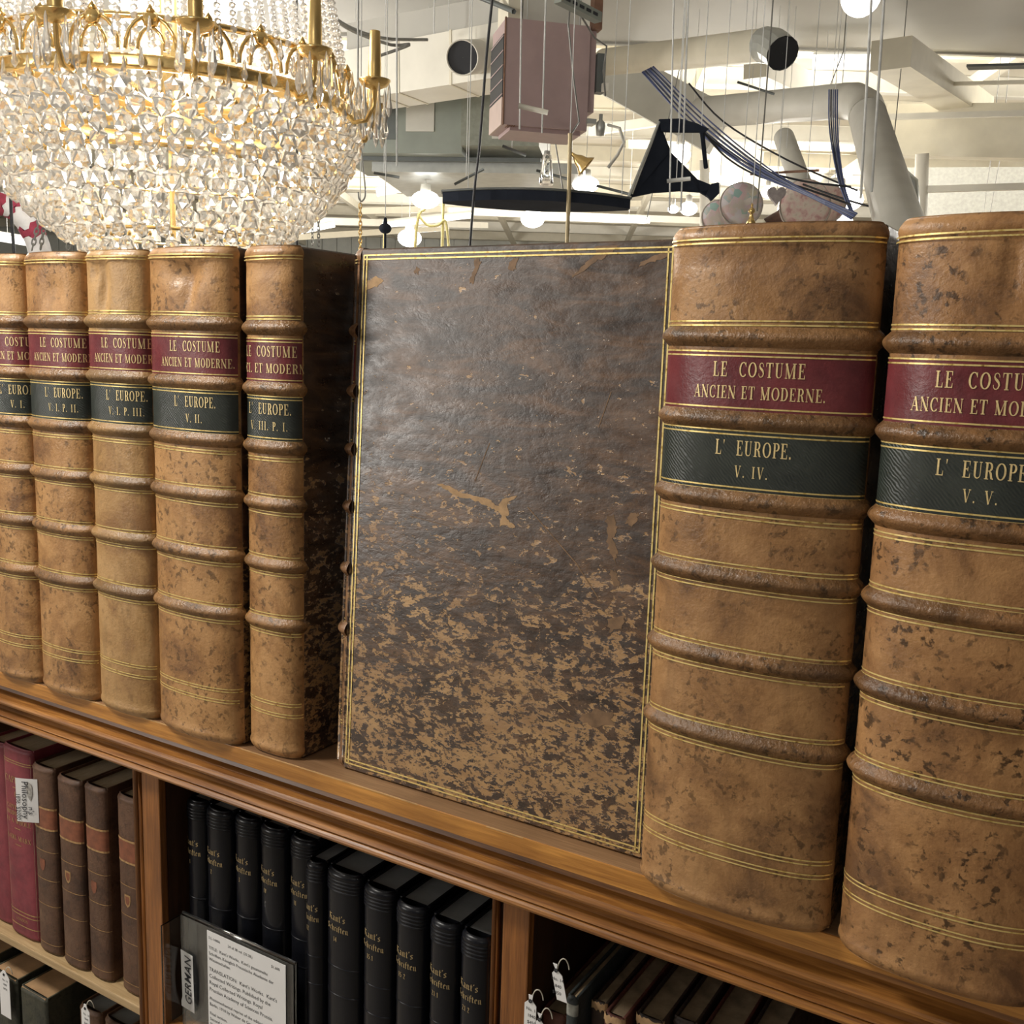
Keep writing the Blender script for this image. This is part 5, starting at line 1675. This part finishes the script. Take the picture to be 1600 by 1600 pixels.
# brass rings and the pierced gallery
G().lathe([(0.428, -0.012), (0.440, -0.012), (0.446, -0.006), (0.442, 0.002), (0.447, 0.010), (0.442, 0.016), (0.428, 0.016), (0.428, -0.012)], 72).obj('main_ring', M_BRASS, ch, True)
G().lathe([(0.405, 0.092), (0.415, 0.088), (0.420, 0.096), (0.412, 0.104), (0.405, 0.100), (0.405, 0.092)], 72).obj('gallery_ring', M_BRASS, ch, True)
G().lathe([(0.355, -0.145), (0.368, -0.148), (0.368, -0.138), (0.355, -0.140), (0.355, -0.145)], 64).obj('basket_ring', M_BRASS, ch, True)
G().lathe([(0.21, -0.300), (0.22, -0.303), (0.22, -0.295), (0.21, -0.297), (0.21, -0.300)], 48).obj('basket_ring', M_BRASS, ch, True)
g = G()
for k in range(6):
    a = PI * k / 6
    g.beam((0.42 * math.cos(a), 0.42 * math.sin(a), 0.0), (-0.42 * math.cos(a), -0.42 * math.sin(a), 0.0), 0.012, 0.012)
g.lathe([(0.007, -0.38), (0.007, 0.0), (0.020, 0.01), (0.020, 1.0)], 12)
g.obj('stem', M_BRASS, ch)
NA = 24
arch = None
for k in range(NA):
    a = 2 * PI * k / NA
    if arch is None:
        pts = [(0.428, 0.050 * math.cos(q), 0.026 + 0.066 * math.sin(q)) for q in [PI * j / 10 for j in range(11)]]
        g = G().tube(pts, 0.0045, 6)
        pts = [(0.430, 0.026 * math.cos(q), 0.026 + 0.045 * math.sin(q)) for q in [PI * j / 8 for j in range(9)]]
        g.tube(pts, 0.004, 6)
        g.lathe([(0.001, 0.0), (0.018, 0.003), (0.012, 0.008), (0.001, 0.012)], 8, (0.430, 0, 0.085), (1, 0, 0))
        g.lathe([(0.001, 0.0), (0.010, 0.006), (0.001, 0.02)], 6, (0.430, 0, 0.095), (0, 0, 1))
        arch = g.obj('gallery_arch', M_BRASS, ch, True)
        arch.rotation_euler = (0, 0, a)
    else:
        share(arch, 'gallery_arch', ch, rot=(0, 0, a))
# candle arms: scroll, drip dish, sleeve, hanging drops
ARMS = 12
AOFF = math.atan2((CAM - CC).y, (CAM - CC).x) + 0.10


def drop_mesh(g, c, h, w_):
    """a faceted pear-shaped drop hanging from c"""
    return g.lathe([(0.0008, 0.0), (w_ * 0.35, -h * 0.12), (w_ * 0.55, -h * 0.45), (w_, -h * 0.74), (w_ * 0.6, -h * 0.90), (0.0005, -h)], 6, c)


arm_src = []
for k in range(ARMS):
    a = AOFF + 2 * PI * k / ARMS
    if not arm_src:
        g = G().tube([(0.435, 0, 0.0), (0.455, 0, -0.025), (0.485, 0, -0.020), (0.503, 0, 0.012), (0.505, 0, 0.05)], [0.007, 0.0065, 0.006, 0.006, 0.006], 8)
        o1 = g.obj('candle_arm', M_BRASS, ch, True)
        g = G().lathe([(0.004, 0.048), (0.012, 0.050), (0.030, 0.058), (0.037, 0.068), (0.038, 0.071), (0.030, 0.064), (0.012, 0.060)], 18, (0.505, 0, 0))
        o2 = g.obj('drip_dish', M_BRASS, o1, True)
        g = G().lathe([(0.016, 0.066), (0.0150, 0.075), (0.0155, 0.10), (0.0125, 0.178), (0.0115, 0.180), (0.001, 0.180)], 14, (0.505, 0, 0))
        o3 = g.obj('candle_sleeve', M_BRASS, o1, True)
        g = G()
        for j in range(6):
            q = 2 * PI * j / 6
            drop_mesh(g, (0.505 + 0.035 * math.cos(q), 0.035 * math.sin(q), 0.062 - 0.004 * (j % 2)), 0.075 + 0.012 * (j % 3), 0.0085)
        o4 = g.obj('crystal_drops', M_CRY, o1)
        arm_src = [o1, o2, o3, o4]
        o1.rotation_euler = (0, 0, a)
    else:
        c = share(arm_src[0], 'candle_arm', ch, rot=(0, 0, a))
        for s_, nm in zip(arm_src[1:], ('drip_dish', 'candle_sleeve', 'crystal_drops')):
            share(s_, nm, c)
# bulbs up inside the bead curtain
bm0 = None
for k in range(5):
    a = 2 * PI * k / 5 + 0.4
    p = (0.17 * math.cos(a), 0.17 * math.sin(a), 0.30)
    if bm0 is None:
        bm0 = G().lathe([(0.05 * math.cos(q), 0.075 * math.sin(q)) for q in [-PI / 2 + PI * j / 8 for j in range(9)]], 12).obj('bulb', M_CANDLE, ch, True)
        bm0.location = p
    else:
        share(bm0, 'bulb', ch, p)
# bead strands rising from the ring to the crown
bead = bmesh.new()
bmesh.ops.create_icosphere(bead, subdivisions=1, radius=1.0)
bv = [v.co.copy() for v in bead.verts]
bf = [[v.index for v in f.verts] for f in bead.faces]
bead.free()
NS = 80
src = None
for k in range(NS):
    a = 2 * PI * k / NS
    if src is None:
        g = G()
        for j in range(34):
            z = 0.040 + 0.0162 * j
            rr = 0.424 - 0.26 * max(0, z - 0.03) ** 1.35
            s_ = 0.0088
            g.add([(rr + v.x * s_, v.y * s_, z + v.z * s_ * 0.92) for v in bv], bf)
        src = g.obj('bead_strand', M_BEAD, ch)
        src.rotation_euler = (0, 0, a)
    else:
        c = share(src, 'bead_strand', ch, rot=(0, 0, a), loc=(0, 0, 0.006 * (k % 2)))
# fringe of small prisms below the main ring and gallery
src = None
for k in range(168):
    a = 2 * PI * k / 168
    if src is None:
        src = drop_mesh(G(), (0.454, 0, 0.008), 0.044, 0.0075).obj('fringe_prism', M_CRY, ch)
        src.rotation_euler = (0, 0, a)
    else:
        share(src, 'fringe_prism', ch, rot=(0, 0, a), loc=(0, 0, (0.0, 0.052, 0.022, 0.078)[k % 4]))
# the basket: rows of faceted balls with brass pins
def basket_r(z):
    P_ = [(0.03, 0.440), (-0.02, 0.446), (-0.08, 0.440), (-0.13, 0.420), (-0.185, 0.384), (-0.22, 0.350), (-0.255, 0.312), (-0.31, 0.246), (-0.36, 0.170), (-0.39, 0.11), (-0.44, 0.02)]
    for (z0, r0), (z1, r1) in zip(P_, P_[1:]):
        if z <= z0 and z >= z1:
            return r0 + (r1 - r0) * (z0 - z) / (z0 - z1)
    return P_[-1][1]


bb = bmesh.new()
bmesh.ops.create_icosphere(bb, subdivisions=1, radius=1.0)
bbv = [v.co.copy() for v in bb.verts]
bbf = [[v.index for v in f.verts] for f in bb.faces]
bb.free()
cam_a = math.atan2((CAM - CC).y, (CAM - CC).x)
spots = []
z = -0.045
row = 0
while z > -0.425:
    rr = basket_r(z)
    n = max(5, int(2 * PI * rr / 0.0505))
    for k in range(n):
        a = 2 * PI * (k + 0.5 * (row % 2)) / n + 0.13 * row
        df = abs((a - cam_a + PI) % (2 * PI) - PI)
        spots.append((df, a, rr, z))
    z -= 0.0335 if row < 6 else 0.030
    row += 1
spots.sort()
src = None
rest = G()
for i, (df, a, rr, z) in enumerate(spots):
    p = Vector((rr * math.cos(a), rr * math.sin(a), z))
    s_ = 0.0225 if z > -0.30 else 0.0190
    if i < 300:
        if src is None:
            g = G().add([(v.x, v.y, v.z * 1.1) for v in bbv], bbf)
            src = g.obj('crystal_ball', M_CRY, ch)
            src.location, src.scale, src.rotation_euler = p, (s_, s_, s_), (0, 0, a)
        else:
            share(src, 'crystal_ball', ch, p, (random.uniform(-0.2, 0.2), random.uniform(-0.2, 0.2), a), (s_, s_, s_))
    else:
        rest.add([p + Vector((v.x, v.y, v.z * 1.1)) * s_ for v in bbv], bbf)
rest.obj('far_crystal_balls', M_CRY, ch, kind='stuff')
pins = G()
for df, a, rr, z in spots:
    p = Vector((rr * math.cos(a), rr * math.sin(a), z))
    pins.lathe([(0.0045, 0.0), (0.0050, 0.006), (0.001, 0.012)], 5, p + Vector((-0.012 * math.cos(a), -0.012 * math.sin(a), 0.020)))
pins.obj('brass_pins', M_BRASS, ch, kind='stuff')
hk = CAM.z + H_NEAR - CC.z
G().tube([(0, 0, 1.0), (0, 0, hk)], 0.012, 8).obj('hanging_rod', M_BRASS, ch)
G().lathe([(0.10, 0.98), (0.13, 1.0), (0.16, 0.96), (0.15, 0.90), (0.13, 0.88)], 24).obj('crown', M_BRASS, ch, True)
